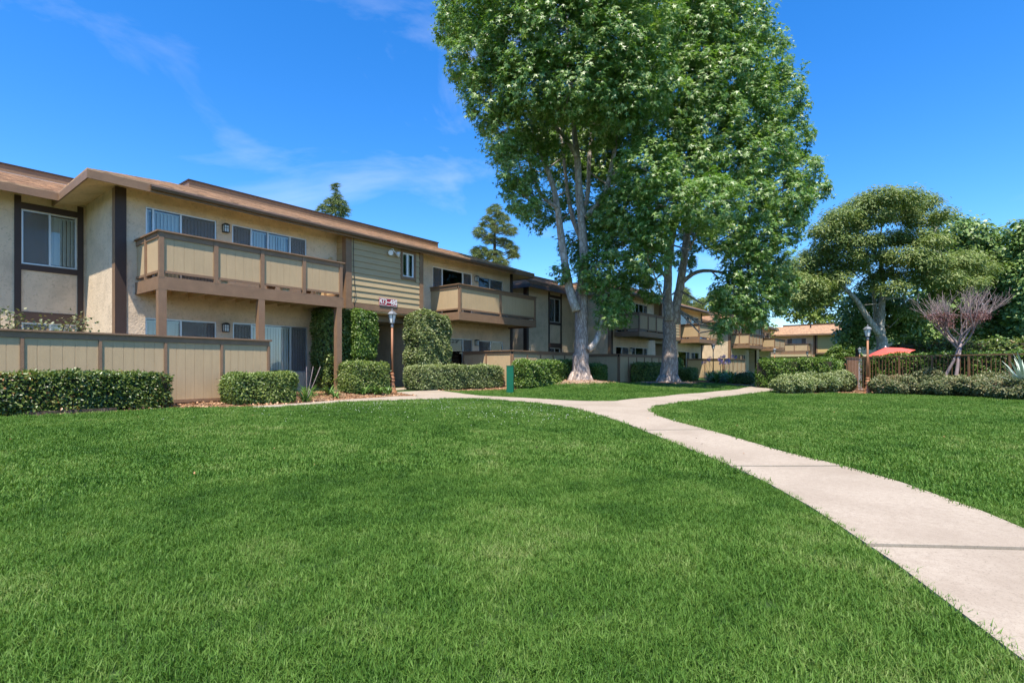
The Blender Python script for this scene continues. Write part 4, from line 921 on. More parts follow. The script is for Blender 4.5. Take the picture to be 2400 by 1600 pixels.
    prof = [(-.005, .105), (-.115, .105), (-.125, .06), (-.10, 0), (-.005, 0), (-.006, .012), (-.09, .012), (-.11, .06), (-.104, .095), (-.005, .095)]
    n = len(gt.v); k = len(prof)
    gt.v += [(ga, gy + a, gz0 + b) for a, b in prof] + [(gb, gy + a, gz0 + b) for a, b in prof]
    for i in range(k): gt.f.append((i, (i + 1) % k, k + (i + 1) % k, k + i))
    gt.f.append(tuple(range(k))); gt.f.append(tuple(range(2 * k - 1, k - 1, -1)))
    gt.build("gutter", M['gutter'], rf)
    # --- balconies
    balcony(root, 4.46, 9.4, 14.07, W, [4.53, 5.73, 6.905, 8.11, 9.31], [4.55, 6.88, 9.25] if supports else [])
    balcony(root, 14.42, 19.42, 14.07, W, [14.50, 16.91, 19.35], [], side_post=False)
    return root

WING1 = wing(0, 0, "nearest tan two storey apartment building with numbered sign over its passage", sign=True)
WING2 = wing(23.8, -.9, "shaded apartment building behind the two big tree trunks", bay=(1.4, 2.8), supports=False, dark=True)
WING3 = wing(47.2, -.9, "distant tan apartment building with sunlit balconies right of the big trees", bay=(1.4, 2.8), supports=False)

# far building across the end, facing the row (front turned to -X)
def end_building():
    root = empty("apartment_building", (79.8, 18.5, 0), "far tan building with long shingle roof and gold siding facing the lawn", "building", "two storey apartment blocks in a row", rz=-math.pi / 2)
    L = lambda wy: 18.5 - wy
    holes = [(L(15.52), L(13.21), 3.5, 4.85), (L(15.6), L(13.2), .6, 2.1), (12.5, 14.5, .8, 2.1), (17.3, 19.2, 3.6, 4.85)]
    mb = MB(); wall_y(mb, -1.5, L(12.2), -.3, 5.33, 0, .2, holes[:2]); mb.build("wall", M['stucco'], root)
    mb = MB(); wall_y(mb, 10.2, 27, -.3, 5.33, 0, .2, holes[2:]); mb.build("wall", M['stucco'], root)
    MB().box(-1.5, 27, 9.8, 10, -.3, 5.38).build("wall", M['stucco'], root)
    MB().box(-1.5, -1.3, .201, 9.79, -.3, 5.36).build("wall", M['stucco'], root)
    MB().box(26.8, 27, .201, 9.79, -.3, 5.36).build("wall", M['stucco'], root)
    MB().box(-1.2, 26.7, 3.2, 3.3, 0, 5.3).build("inner_wall", M['room'], root)
    MB().box(-1.2, 26.7, .25, 3.19, 2.55, 2.75).build("floor_slab", M['room'], root)
    window(root, *holes[0], 0, [L(14.9), L(14.4), L(13.8)], 'sbbs', 41)
    window(root, *holes[1], 0, [L(14.4)], 'bs', 42)
    window(root, *holes[2], 0, [13.5], 'sb', 43); window(root, *holes[3], 0, [18.2], 'sb', 44)
    # gold siding block over an opening
    a, b, y, zb = L(11.99), L(9.0), -.3, 2.74
    sw = (L(9.8), L(9.16), 4.08, 4.98)
    mb = MB(); wall_y(mb, a, b, zb, 5.24, y + .03, .12, [sw]); mb.box(a, a + .1, y + .151, .1, zb, 5.2); mb.box(b - .1, b, y + .151, .1, zb, 5.2)
    sid = mb.build("siding", M['siding_gold'], root)
    z = zb + .18
    while z < 5.1:
        zt = min(z + .197, 5.18)
        for p, q in ([(a + .15, b - .15)] if not (zt > 4.0 and z < 5.05) else [(a + .15, L(9.87))]):
            MB().hexa([(p, y - .016, z), (q, y - .016, z), (q, y + .029, z), (p, y + .029, z), (p, y + .012, zt), (q, y + .012, zt), (q, y + .029, zt), (p, y + .029, zt)]).build("board", M['siding_gold'], sid)
        z += .2
    MB().box(a - .02, a + .148, y - .03, y + .028, zb, 5.2).build("corner_board", M['brown'], sid)
    MB().box(a + .15, b, y - .028, y + .028, zb - .02, zb + .178).build("skirt_board", M['brown'], sid)
    window(root, *sw, y, [L(9.48)], 'bb', 46, 'white', .06)
    for p, q, c_, d in ((sw[0] - .08, sw[1] + .08, sw[3] + .002, sw[3] + .09), (sw[0] - .08, sw[1] + .08, sw[2] - .09, sw[2] - .002)):
        MB().box(p, q, y - .03, y + .028, c_, d).build("casing", M['dark_brown'], sid)
    MB().box(a + .1, b - .1, y + .031, 9.7, zb - .06, zb - .002).build("passage_ceiling", M['stucco_gold'], root)
    MB().box(a + .15, b - .15, 4.0, 4.2, -.3, zb - .061).build("passage_wall", M['stucco'], root)
    MB().box(L(12.2) - .19, L(12.2) + .0, -.03, -.001, 0, 5.3).build("corner_board", M['brown'], root)
    hip_roof(root, -2.25, 27.8, -1.05, 10.7, 5.33, 3.3, 1.3, M['shingle'], courses=12)
    p = MB().box(2.0, L(9.3), 2.27, 2.37, 6.58, 6.82).build("parapet", M['brown'], root)
    MB().box(1.96, L(9.3) + .04, 2.23, 2.41, 6.821, 6.86).build("parapet_cap", M['dark_brown'], p)
    v = MB(); v.lathe([(.08, 0), (.08, .35), (.12, .36), (.12, .42), (.02, .46)], (L(12.9), 1.3, 6.2), 10); v.build("vent_pipe", M['black'], root)
    balcony(root, L(16.0), L(12.7), -1.6, 0, [L(15.93), L(14.35), L(12.77)], [], side_post=False)
    MB().box(-1.0, L(12.45), -1.75, -.002, 2.36, 2.66).build("porch_beam", M['joist'], root)
    for x in (0.4, L(12.7)): MB().box(x - .09, x + .09, -1.7, -1.52, .0, 2.359).build("porch_post", M['brown'], root)
    return root
WING4 = end_building()

# ------------------------------------------------------------------ patio fences
def plank_mesh(w, h):
    return MB().box(-w / 2, w / 2, -.006, .006, 0, h)

def fence_run(root, p, q, posts, h, z0, outward):
    """one straight run: posts list of distances, panels of planks between them; outward = unit normal (2D)"""
    p = Vector((p[0], p[1])); q = Vector((q[0], q[1])); d = (q - p).normalized(); n = Vector(outward)
    ang = math.atan2(d.y, d.x)
    flip = d.x * n.y - d.y * n.x            # outward is local -y when flip < 0
    L = (q - p).length
    sgn = -1 if flip < 0 else 1
    def local(mb, name, mat, parent):
        o = mb.build(name, mat, parent); o.location = (p.x, p.y, z0); o.rotation_euler = (0, 0, ang); return o
    local(MB().box(-.05, L + .05, sgn * .07, -sgn * .07, h - .035, h), "cap_rail", M['brown'], root)
    local(MB().box(0, L, sgn * .03, sgn * .003, h - .15, h - .036), "top_rail", M['brown'], root)
    local(MB().box(0, L, sgn * .03, sgn * .003, .03, .10), "bottom_rail", M['brown'], root)
    for t in posts:
        local(MB().box(t - .025, t + .025, sgn * .036, -sgn * .05, -.1, h - .151), "post", M['brown'], root)
    cache = {}
    for a, b in zip(posts[:-1], posts[1:]):
        pan = MB().box(a + .026, b - .026, sgn * .0015, -sgn * .02, .09, h - .1)
        pan = local(pan, "panel", M['panel'], root)
        w0 = b - a - .052; k = max(1, round(w0 / .19)); w = w0 / k
        key = round(w, 3)
        if key not in cache: cache[key] = plank_mesh(w - .012, h - .25).mesh("plank", M['panel'])
        for i in range(k):
            o = link_mesh("plank", cache[key], pan)
            o.location = (a + .026 + (i + .5) * w, 0, .1)
    return L

def patio_fence(ox, oy, runs, label, h=1.5, z0=.05):
    root = empty("patio_fence", (ox, oy, 0), label, "fence", "tan patio fences along the buildings")
    for p, q, posts, nrm in runs: fence_run(root, p, q, posts, h, z0, nrm)
    return root

def even(L, n): return [L * i / n for i in range(n + 1)]
FY = 13.05
patio_fence(0, 0, [((-.1, FY), (6.56, FY), [0, .9, 2.06, 3.22, 4.37, 5.53, 6.64], (0, -1)), ((6.6, FY + .1), (6.6, 15.6), even(2.5, 2), (1, 0))],
            "long tan board fence behind the clipped hedges at the left end")
patio_fence(0, 0, [((16.3, 12.95), (21.9, 12.95), even(5.6, 6), (0, -1)), ((16.26, 15.6), (16.26, 13.0), even(2.6, 2), (-1, 0))],
            "sunlit tan patio fence left of the first big trunk behind a round shrub")
patio_fence(0, 0, [((23.7, 12.1), (30.4, 12.1), even(6.7, 7), (0, -1)), ((23.66, 14.6), (23.66, 12.15), even(2.45, 1), (-1, 0))],
            "shaded patio fence between the two big tree trunks")
patio_fence(0, 0, [((40.1, 12.0), (45.6, 12.0), even(5.5, 5), (0, -1)), ((40.06, 14.7), (40.06, 12.05), even(2.65, 2), (-1, 0))],
            "distant tan patio fence behind the purple flowers")

# ------------------------------------------------------------------ street furniture and fittings
def lamp_post(x, y, label, h=2.66, dark=False, z=None):
    z = g(x, y) if z is None else z
    root = empty("lamp_post", (x, y, z), label, "lamp", "lantern lamp posts along the paths")
    k = h / 2.66
    pole = M['black'] if dark else M['rust']; head = M['black'] if dark else M['lampgrey']
    P = lambda L: [(r * k, zz * k) for r, zz in L]
    MB().lathe(P([(.165, -.03), (.165, .03), (.13, .045), (.125, .07), (.118, .09), (.095, .2), (.068, .33), (.07, .345), (.095, .36), (.095, .385), (.07, .4), (.062, .42), (.085, .44), (.085, .465), (.066, .49), (.052, .55), (.066, .575), (.066, .605), (.04, .62)]), sides=20).build("base", pole, root, True)
    MB().lathe(P([(.036, .6), (.036, 2.08)]), sides=14).build("pole", pole, root, True)
    MB().lathe(P([(.042, 2.06), (.047, 2.07), (.047, 2.15), (.036, 2.16), (.036, 2.19), (.08, 2.2), (.08, 2.215)]), sides=14).build("collar", head, root, True)
    lan = MB()
    for i in range(6):
        t = math.pi / 3 * i
        c_, s_ = math.cos(t), math.sin(t)
        lan.bar((.074 * k * c_, .074 * k * s_, 2.21 * k), (.125 * k * c_, .125 * k * s_, 2.47 * k), .016 * k)
    lan.lathe(P([(.085, 2.205), (.085, 2.225)]), sides=6)
    lan.lathe(P([(.132, 2.455), (.132, 2.475)]), sides=6)
    la = lan.build("lantern", head, root)
    for i in range(6):
        t0, t1 = math.pi / 3 * i, math.pi / 3 * (i + 1)
        r0, r1 = .070 * k, .120 * k
        MB().face([(r0 * math.cos(t0), r0 * math.sin(t0), 2.225 * k), (r0 * math.cos(t1), r0 * math.sin(t1), 2.225 * k),
                   (r1 * math.cos(t1), r1 * math.sin(t1), 2.456 * k), (r1 * math.cos(t0), r1 * math.sin(t0), 2.456 * k)]).build("pane", M['frosted'], la)
    MB().lathe(P([(.168, 2.472), (.172, 2.482), (.15, 2.5), (.115, 2.54), (.095, 2.56), (.045, 2.585), (.02, 2.6), (.02, 2.612), (.03, 2.625), (.014, 2.645), (.004, 2.67)]), sides=6).build("lantern_roof", head, root)
    return root

lamp_post(10.75, 13.45, "rust brown lamp post with grey lantern in front of the numbered passage")
lamp_post(23.05, 1.84, "rust brown lamp post with grey lantern by the iron fence and red umbrella", h=2.5)
lamp_post(36.4, 11.6, "dark lamp post beside the purple flowers under the shaded balcony", h=2.45, dark=True, z=.1)
lamp_post(54.6, 11.7, "thin rust lamp post against the distant sunlit balconies", h=2.65, z=.1)
lamp_post(62.2, 10.2, "small dark lamp post in front of the far building porch", h=2.6, dark=True, z=.05)
lamp_post(45.3, 4.1, "small grey lantern post behind the board gate", h=2.3, z=.05)

def sconce(x, y, z, label):
    root = empty("wall_lantern", (x, y, z), label, "wall light", "black wall lanterns beside the windows")
    root.scale = (.78, .78, .78)
    MB().box(-.06, .06, -.02, .0, -.14, .12).build("back_plate", M['black'], root)
    fr = MB()
    for a in (-.085, .085):
        for b in (-.19, -.03): fr.box(a - .01, a + .01, b - .01, b + .01, -.13, .1)
    fr.box(-.095, .095, -.2, -.02, -.15, -.131); fr.box(-.095, .095, -.2, -.02, .101, .115)
    fr.box(-.074, .074, -.195, -.185, .0, .012); fr.box(-.006, .006, -.196, -.184, -.13, -.001); fr.box(-.006, .006, -.196, -.184, .013, .1)
    fr.build("frame", M['black'], root)
    cp = MB(); cp.lathe([(.15, 0), (.15, .012), (.07, .06), (.0601, .061)], (0, -.11, .116), 4, math.pi / 4); cp.build("cap", M['black'], root)
    MB().box(-.074, .074, -.18, -.04, -.13, .1).build("glass", M['frosted'], root)
    return root
sconce(6.6, 15.67, 4.78, "black wall lantern between the upper windows of the long balcony")
sconce(6.6, 15.67, 1.98, "black wall lantern between the lower windows above the board fence")
sconce(17.09, 15.67, 4.74, "black wall lantern between the windows above the short balcony")
sconce(17.1, 15.67, 1.95, "black wall lantern under the short balcony by the patio fence")
sconce(40.9, 14.77, 4.74, "black wall lantern above the balcony right of the second big trunk")
sconce(30.4, 14.77, 1.98, "black wall lantern under the shaded balcony between the big trunks")

# twin flood light on the siding
fl = empty("flood_light", (12.1, 15.12, 4.98), "white twin flood light on the siding under the eave", "flood light")
MB().lathe([(.05, 0), (.05, .03), (.02, .04)], (0, 0, .1), 12).build("mount", M['white'], fl)
MB().bar((0, 0, .11), (0, -.06, .04), .025).build("arm", M['white'], fl)
for sx in (-1, 1):
    h_ = MB(); h_.lathe([(.03, 0), (.06, .03), (.085, .1), (.09, .13), (.078, .132), (.02, .115)], (0, 0, 0), 16)
    o = h_.build("lamp_head", M['white'], fl, True); o.location = (sx * .12, -.05, -.02)
    o.rotation_euler = Vector((sx * .55, -.7, -.35)).to_track_quat('Z', 'Y').to_euler()
    MB().bar((0, -.04, .06), (sx * .12, -.05, -.01), .02).build("arm", M['white'], fl)

# number sign
sg = empty("number_sign", (11.895, 15.105, 3.17), "maroon sign with white numbers 473-480 over the passage", "sign")
MB().box(-.385, .385, -.016, .004, -.135, .135).build("board", M['signred'], sg)
for z in (-.122, .122): MB().box(-.375, .375, -.021, -.0165, z - .006, z + .006).build("border", M['white'], sg)
for x in (-.375, .375): MB().box(x - .005, x + .005, -.021, -.0165, -.115, .115).build("border", M['white'], sg)
fc = bpy.data.curves.new("numbers", 'FONT'); fc.body = "473~480"; fc.size = .27; fc.align_x = 'CENTER'; fc.align_y = 'CENTER'; fc.extrude = .003; fc.offset = .003; fc.space_character = 1.0
fc.materials.append(M['white'])
fo = bpy.data.objects.new("numbers_curve", fc); COL.objects.link(fo)
bpy.context.view_layer.update()
me = bpy.data.meshes.new_from_object(fo.evaluated_get(bpy.context.evaluated_depsgraph_get()))
bpy.data.objects.remove(fo)
fo = link_mesh("numbers", me, sg, (0, -.021, 0)); fo.rotation_euler = (math.pi / 2, 0, 0); fo.scale = (.80, .95, 1)

# cable on the siding, vent pipe on the balcony wall
cb = MB(); pts = [(10.47, 15.10, 5.2), (10.46, 15.10, 4.6), (10.48, 15.1, 4.0), (10.5, 15.095, 3.6), (10.53, 15.09, 3.45), (10.5, 15.09, 3.2), (10.47, 15.09, 3.0), (10.52, 15.09, 2.86)]
cb.tube(pts, .009, 6); tag(cb.build("wall_cable", M['black']), "black cable hanging down the left edge of the siding", "cable")
vp = MB(); vp.tube([(9.85, 15.62, 3.0), (9.85, 15.62, 4.42), (9.9, 15.61, 4.5), (9.98, 15.61, 4.5)], .028, 8)
tag(vp.build("wall_pipe", M['joist']), "thin cream pipe on the wall above the long balcony end", "pipe")

# utility post
up = empty("utility_post", (13.61, 10.92, g(13.61, 10.92)), "dark green square metal post standing on the lawn", "post", rz=.55)
MB().box(-.115, .115, -.115, .115, -.1, .90).build("shaft", M['post_green'], up, bevel=.012)
MB().box(-.125, .125, -.125, .125, .901, .925).build("cap", M['post_green'], up, bevel=.006)
MB().box(-.06, .06, -.1175, -.1155, .55, .72).build("plate", M['post_green'], up)

# market umbrella, tilted
ub = empty("umbrella", (34.3, 1.95, g(34.3, 1.95)), "coral red garden umbrella tilted behind the iron fence hedge", "umbrella")
zt = 2.02; ax_ = Vector((-.16, .2, 1)).normalized()
A0 = Vector((0, 0, zt)); q = ax_.to_track_quat('Z', 'Y'); R8 = 1.22; cv = MB(); rim = []
for i in range(8):
    t = math.pi / 4 * i + .2; rim.append(A0 + q @ Vector((R8 * math.cos(t), R8 * math.sin(t), -.42)))
cn_ = len(cv.v)
for i in range(8):
    a, b = rim[i], rim[(i + 1) % 8]; m_ = (a + b) / 2 + q @ Vector((0, 0, .035))
    ma, mb_ = A0.lerp(a, .55) + q @ Vector((0, 0, .05)), A0.lerp(b, .55) + q @ Vector((0, 0, .05))
    MB().face([A0, ma, mb_]).face([ma, a, m_, b, mb_]).build("canopy_panel", M['umbrella'], ub)
for i in range(8): MB().bar(A0 - q @ Vector((0, 0, .03)), rim[i] - q @ Vector((0, 0, .015)), .018).build("rib", M['woodgate'], ub)
MB().tube([(0, 0, 0), (0, 0, zt - .5), tuple(A0 + ax_ * .04)], .024, 10).build("pole", M['woodgate'], ub)
MB().lathe([(.03, 0), (.045, .03), (.01, .09)], tuple(A0 + ax_ * .0), 10).build("finial", M['white'], ub)
MB().lathe([(.3, 0), (.3, .06), (.05, .09), (.04, .3)], (0, 0, 0), 16).build("base", M['black'], ub)

# iron picket fence of the pool yard
F0, F1 = Vector((24.73, 2.66)), Vector((22.19, -2.17)); fd = (F1 - F0).normalized(); FL = 10.2
ifence = empty("iron_fence", (F0.x, F0.y, 0), "brown iron picket fence in front of the dark hedge at right", "fence")
ang = math.atan2(fd.y, fd.x); ztop = 1.29; zg = -.06
ifence.rotation_euler = (0, 0, ang)
MB().box(-.02, FL, -.03, .03, ztop - .04, ztop).build("top_rail", M['iron'], ifence)
MB().box(0, FL, -.015, .015, zg + .12, zg + .15).build("bottom_rail", M['iron'], ifence)
pk = MB().box(-.007, .007, -.007, .007, zg + .05, ztop - .041).mesh("picket", M['iron'])
ps = MB().box(-.025, .025, -.025, .025, zg - .1, ztop - .041).mesh("post", M['iron'])
i = 0; t = .05
while t < FL:
    o = link_mesh("post" if i % 9 == 7 else "picket", ps if i % 9 == 7 else pk, ifence, (t, 0, 0)); t += .118; i += 1
# board gate panel on the corner, pale post beside it
gt_ = empty("board_gate", (24.78, 2.70, 0), "brown vertical board gate panel at the corner of the iron fence", "gate")
gq = Vector((26.79, 2.49)) - Vector((24.78, 2.70)); ga_ = math.atan2(gq.y, gq.x); GL = gq.length
gt_.rotation_euler = (0, 0, ga_)
bm_ = MB().box(-.066, .066, -.012, .012, zg + .05, 1.22).mesh("board", M['woodgate'])
nb_ = int(GL / .138)
for i in range(nb_): link_mesh("board", bm_, gt_, (.07 + i * GL / nb_, -.02, 0))
MB().box(0, GL, .0, .045, .2, .28).build("rail", M['woodgate'], gt_); MB().box(0, GL, .0, .045, .95, 1.03).build("rail", M['woodgate'], gt_)
MB().box(-.04, GL + .5, -.05, .05, 1.23, 1.27).build("cap_rail", M['iron'], gt_)
pp = empty("gate_post", (27.05, 2.42, -.08), "pale square post beside the brown board gate", "post")
MB().box(-.07, .07, -.07, .07, 0, 1.28).build("shaft", M['alu'], pp); MB().box(-.085, .085, -.085, .085, 1.281, 1.31).build("cap", M['alu'], pp)

# things lying on the balconies
bl = MB(); bl.box(0, .62, 0, .3, 0, .12); tag(bl.build("storage_box", M['blue'], loc=(43.0 - 3.2, 13.35, 2.99)), "bright blue box on the shaded balcony right of the second trunk", "box")
for i, (x, c_, w) in enumerate(((6.05, 'white', .12), (7.3, 'rust', .14), (7.7, 'white', .16), (8.4, 'rust', .11), (8.75, 'white', .1))):
    pot = MB(); pot.lathe([(w * .6, 0), (w, .2), (w * 1.1, .2), (w * 1.1, .24), (w * .9, .24), (w * .8, .2)], (0, 0, 0), 12)
    tag(pot.build("flower_pot", M[c_], loc=(x, 14.4, 2.982)), "small %s pot on the long balcony floor, %s from the corner post" % ('white' if c_ == 'white' else 'clay', ('first', 'second', 'third', 'fourth', 'fifth')[i]), "pot", "pots on the long balcony floor")

# ------------------------------------------------------------------ clipped hedges and shrubs
def box_surface(n, hx, hy, hz, bottom=False):
    """random points and normals on a rounded box (half sizes), open below unless bottom"""
    areas = np.array([hy * hz, hy * hz, hx * hz, hx * hz, hx * hy, hx * hy * (.3 if bottom else .05)])
    f = rng.choice(6, n, p=areas / areas.sum()); u = rng.uniform(-1, 1, (n, 2))
    P = np.empty((n, 3)); N = np.zeros((n, 3))
    for k in range(6):
        m = f == k; a, s = k // 2, 1 if k % 2 == 0 else -1
        o = [j for j in range(3) if j != a]
        P[m, a] = s; P[m, o[0]] = u[m, 0]; P[m, o[1]] = u[m, 1]; N[m, a] = s
    # round the corners
    q = P / (np.abs(P) ** 8).sum(1, keepdims=True) ** (1 / 8)
    N = unit(np.sign(q) * np.abs(q) ** 7 + .0)
    return q * np.array([hx, hy, hz]), N

def lumps(P, amp, freq, seed):
    s = seed * 1.7
    return amp * (np.sin(P[:, 0] * freq + s) * np.sin(P[:, 1] * freq * 1.1 + 2 * s) + .6 * np.sin(P[:, 2] * freq * 1.3 + s + P[:, 0] * freq * .7) + .5 * np.sin(P[:, 0] * freq * 2.3 + P[:, 2] * freq * 1.9 + 3 * s))

_hseed = [0]
def hedge(name, label, cat, cx, cy, lx, ly, h, z0=None, leaf=.055, dens=1.0, mat='hedge', group=None, rz=0.0, tmpl=T_OVAL, amp=.03, round_=False, cover=3.0):
    _hseed[0] += 1; sd = _hseed[0]
    z0 = g(cx, cy) if z0 is None else z0
    root = empty(name, (cx, cy, z0), label, cat, group, rz)
    hx, hy, hz = lx / 2, ly / 2, h / 2
    area = 2 * (lx * h + ly * h) + lx * ly
    n = int(min(30000, cover * dens * area / (leaf * leaf * .27)))
    if round_:
        D = unit(rng.normal(size=(n, 3))); P = D * np.array([hx, hy, hz]); N = unit(D / np.array([hx, hy, hz]))
    else:
        P, N = box_surface(n, hx, hy, hz)
    depth = np.minimum(rng.exponential(.045, n), .25)
    P = P + N * (lumps(P, amp, 5.0, sd)[:, None] + .012 * rng.normal(size=(n, 1)) - depth[:, None])
    out = rng.random(n) < .012
    P[out] += N[out] * rng.uniform(.02, .09, (out.sum(), 1))
    P[:, 2] += hz
    keep = P[:, 2] > .02
    P, N = P[keep], N[keep]
    m = leaf_mesh("foliage", P, N * .6 + np.array([0, 0, .2]) - .45 * np.array(SUN_TRAVEL), leaf * rng.uniform(.7, 1.25, len(P)), tmpl, M[mat], along=N * .8 + np.array([0, 0, .25]), jitter=.55)
    o = link_mesh("foliage", m, root); o["kind"] = "stuff"
    # solid dark core added to block see-through, plus a few twiggy stems
    core = MB(); k = 10
    cpts, cn = [], .10
    if round_:
        core.lathe([(max(.05, (hx - cn)) * math.sin(math.pi * j / 8) + .01, hz + (hz - cn) * -math.cos(math.pi * j / 8)) for j in range(1, 8)], sides=12)
        core.v = [(x, y * max(.05, hy - cn) / max(.05, hx - cn), z) for x, y, z in core.v]
    else:
        core.box(-hx + cn, hx - cn, -hy + cn, hy - cn, .10, h - cn)
    rr = random.Random(sd)
    for j in range(max(3, int(lx * 2.2))):
        x, y = rr.uniform(-hx * .85, hx * .85), rr.uniform(-hy * .6, hy * .6)
        core.tube([(x, y, -.05), (x + rr.uniform(-.05, .05), y, .12), (x + rr.uniform(-.1, .1), y + rr.uniform(-.1, .1), h * .5)], [.014, .012, .006], 5)
    core.build("dark_core", M['hedgewood'], root)
    return root

HG = "clipped hedges along the buildings"
hedge("hedge", "long low clipped hedge at the left end before the board fence", "hedge", 1.5, 12.66, 5.4, .62, .74, leaf=.062, mat='hedge_dark', group=HG, cover=2.6)
hedge("hedge", "short boxy clipped hedge at the fence end right of the bare fence panel", "hedge", 6.0, 12.35, 1.5, .85, .72, leaf=.055, mat='hedge', group=HG)
hedge("hedge", "square clipped hedge just left of the lamp post", "hedge", 9.85, 13.75, 1.35, .95, .92, leaf=.055, mat='hedge', group=HG)
hedge("hedge", "long waist high clipped hedge right of the passage", "hedge", 13.95, 13.72, 4.3, .85, .86, leaf=.06, mat='hedge_pale', group=HG, rz=-.07)
hedge("hedge", "rounded bright clipped shrub beside the green post", "hedge", 17.0, 12.3, 2.2, .95, 1.0, leaf=.07, mat='boxhedge', group=HG, amp=.06, z0=.1)
hedge("hedge", "small clipped shrub just left of the first big trunk", "hedge", 19.35, 12.4, 1.2, .6, .95, leaf=.075, mat='boxhedge', group=HG, z0=.22)
hedge("hedge", "small shaded shrub just right of the first big trunk", "hedge", 21.6, 12.2, 1.1, .6, .85, leaf=.075, mat='boxhedge', group=HG, z0=.15)
hedge("hedge", "shaded clipped hedge leaning left of the second big trunk", "hedge", 26.0, 11.55, 2.7, .9, 1.0, leaf=.085, mat='hedge', group=HG, z0=.08)
hedge("hedge", "lower shrub just right of the second big trunk", "hedge", 30.6, 11.3, 1.3, 1.0, .75, leaf=.09, mat='hedge', group=HG, z0=.08)
hedge("hedge", "upper shrub behind the second big trunk by the glass door", "hedge", 31.4, 12.4, 1.2, .8, 1.4, leaf=.09, mat='boxhedge', group=HG, z0=.05)

# tall trimmed shrubs at the passage
root = empty("tall_shrub", (9.75, 14.75, g(9.75, 14.75)), "tall two lobed trimmed shrub behind the right balcony post", "shrub", "tall trimmed shrubs flanking the passage")
for (dx, dy, lx, ly, z0_, z1_, mt) in ((-.28, .15, .9, .9, .15, 2.62, 'hedge'), (.60, -.25, .85, .8, 1.05, 2.6, 'boxhedge')):
    n = 11000; hx, hy, hz = lx / 2, ly / 2, (z1_ - z0_) / 2
    P, N = box_surface(n, hx, hy, hz, True)
    P = P + N * (lumps(P, .04, 4.5, dx + 3)[:, None] - np.minimum(rng.exponential(.05, n), .28)[:, None])
    P = P + np.array([dx, dy, z0_ + hz])
    o = link_mesh("foliage", leaf_mesh("foliage", P, N + np.array([0, 0, .4]), .075 * rng.uniform(.7, 1.25, n), T_OVAL, M[mt], along=N + np.array([0, 0, -.2])), root); o["kind"] = "stuff"
    MB().box(dx - hx + .14, dx + hx - .14, dy - hy + .14, dy + hy - .14, z0_ + .15, z1_ - .14).build("dark_core", M['hedgewood'], root)  # solid dark box added inside the lobe against see-through
MB().tube([(1.0, -.25, 0), (.85, -.22, .6), (.6, -.2, 1.3)], [.035, .03, .02], 6).tube([(-.25, .1, 0), (-.3, .1, .8)], [.04, .03], 6).build("stem", M['hedgewood'], root)
hedge("tall_shrub", "tall block trimmed shrub right of the lamp post behind the long hedge", "shrub", 13.2, 14.45, 1.55, .9, 2.75, leaf=.075, mat='hedge_pale', group="tall trimmed shrubs flanking the passage", amp=.05, cover=2.6, z0=.1)

# the big hedge by the far path and bushes of the right bed
hedge("hedge", "big rounded clipped hedge at the end of the path", "hedge", 24.6, 4.35, 3.0, 1.7, 1.27, leaf=.08, mat='boxhedge', rz=math.atan2(-2.6, -.36), amp=.06, cover=2.4, z0=-.08, group="hedges of the pool yard")
hedge("hedge", "long dark hedge behind the iron picket fence", "hedge", 23.1, -2.25, 9.8, 1.0, 1.42, leaf=.08, mat='boxhedge', rz=ang, amp=.04, cover=2.4, z0=-.06, group="hedges of the pool yard")
BG = "loose bushes along the right lawn edge"
for i, (x, y, lx, ly, h, mt, lab) in enumerate((
    (22.0, 3.55, 2.6, 1.3, .66, 'hedge_pale', "spreading bush at the lawn edge under the big rounded hedge"),
    (20.6, 3.95, 1.5, 1.0, .62, 'hedge_pale', "small bush at the path corner beside the big rounded hedge"),
    (23.9, 2.85, 1.25, 1.1, .86, 'hedge_pale', "pale flecked round bush left of the right lamp post"),
    (23.15, .95, 1.7, 1.2, .68, 'bush_bronze', "bronze tipped bush just right of the right lamp post"),
    (23.3, .05, 1.3, 1.0, .82, 'bush_bronze', "taller bronze bush before the leaning plum stems"),
    (22.45, -.55, 1.9, 1.3, .62, 'bush_bronze', "low bronze bush below the bare plum tree"),
    (21.9, -1.35, 1.6, 1.2, .66, 'bush_bronze', "bronze bush at the bend of the right lawn edge"),
    (22.6, -1.55, 1.3, 1.0, .80, 'bush_bronze', "bronze bush behind the others near the spiky agave"),
    (20.9, -2.2, 1.8, 1.3, .60, 'bush_bronze', "bronze bush in front of the spiky agave"),
    (19.9, -3.3, 2.0, 1.4, .62, 'bush_bronze', "rightmost bronze bush along the lawn edge"))):
    hedge("bush", lab, "bush", x, y, lx, ly, h, leaf=.07, mat=mt, group=BG, round_=True, amp=.07, rz=-1.1 if i > 2 else -.6, cover=2.6)

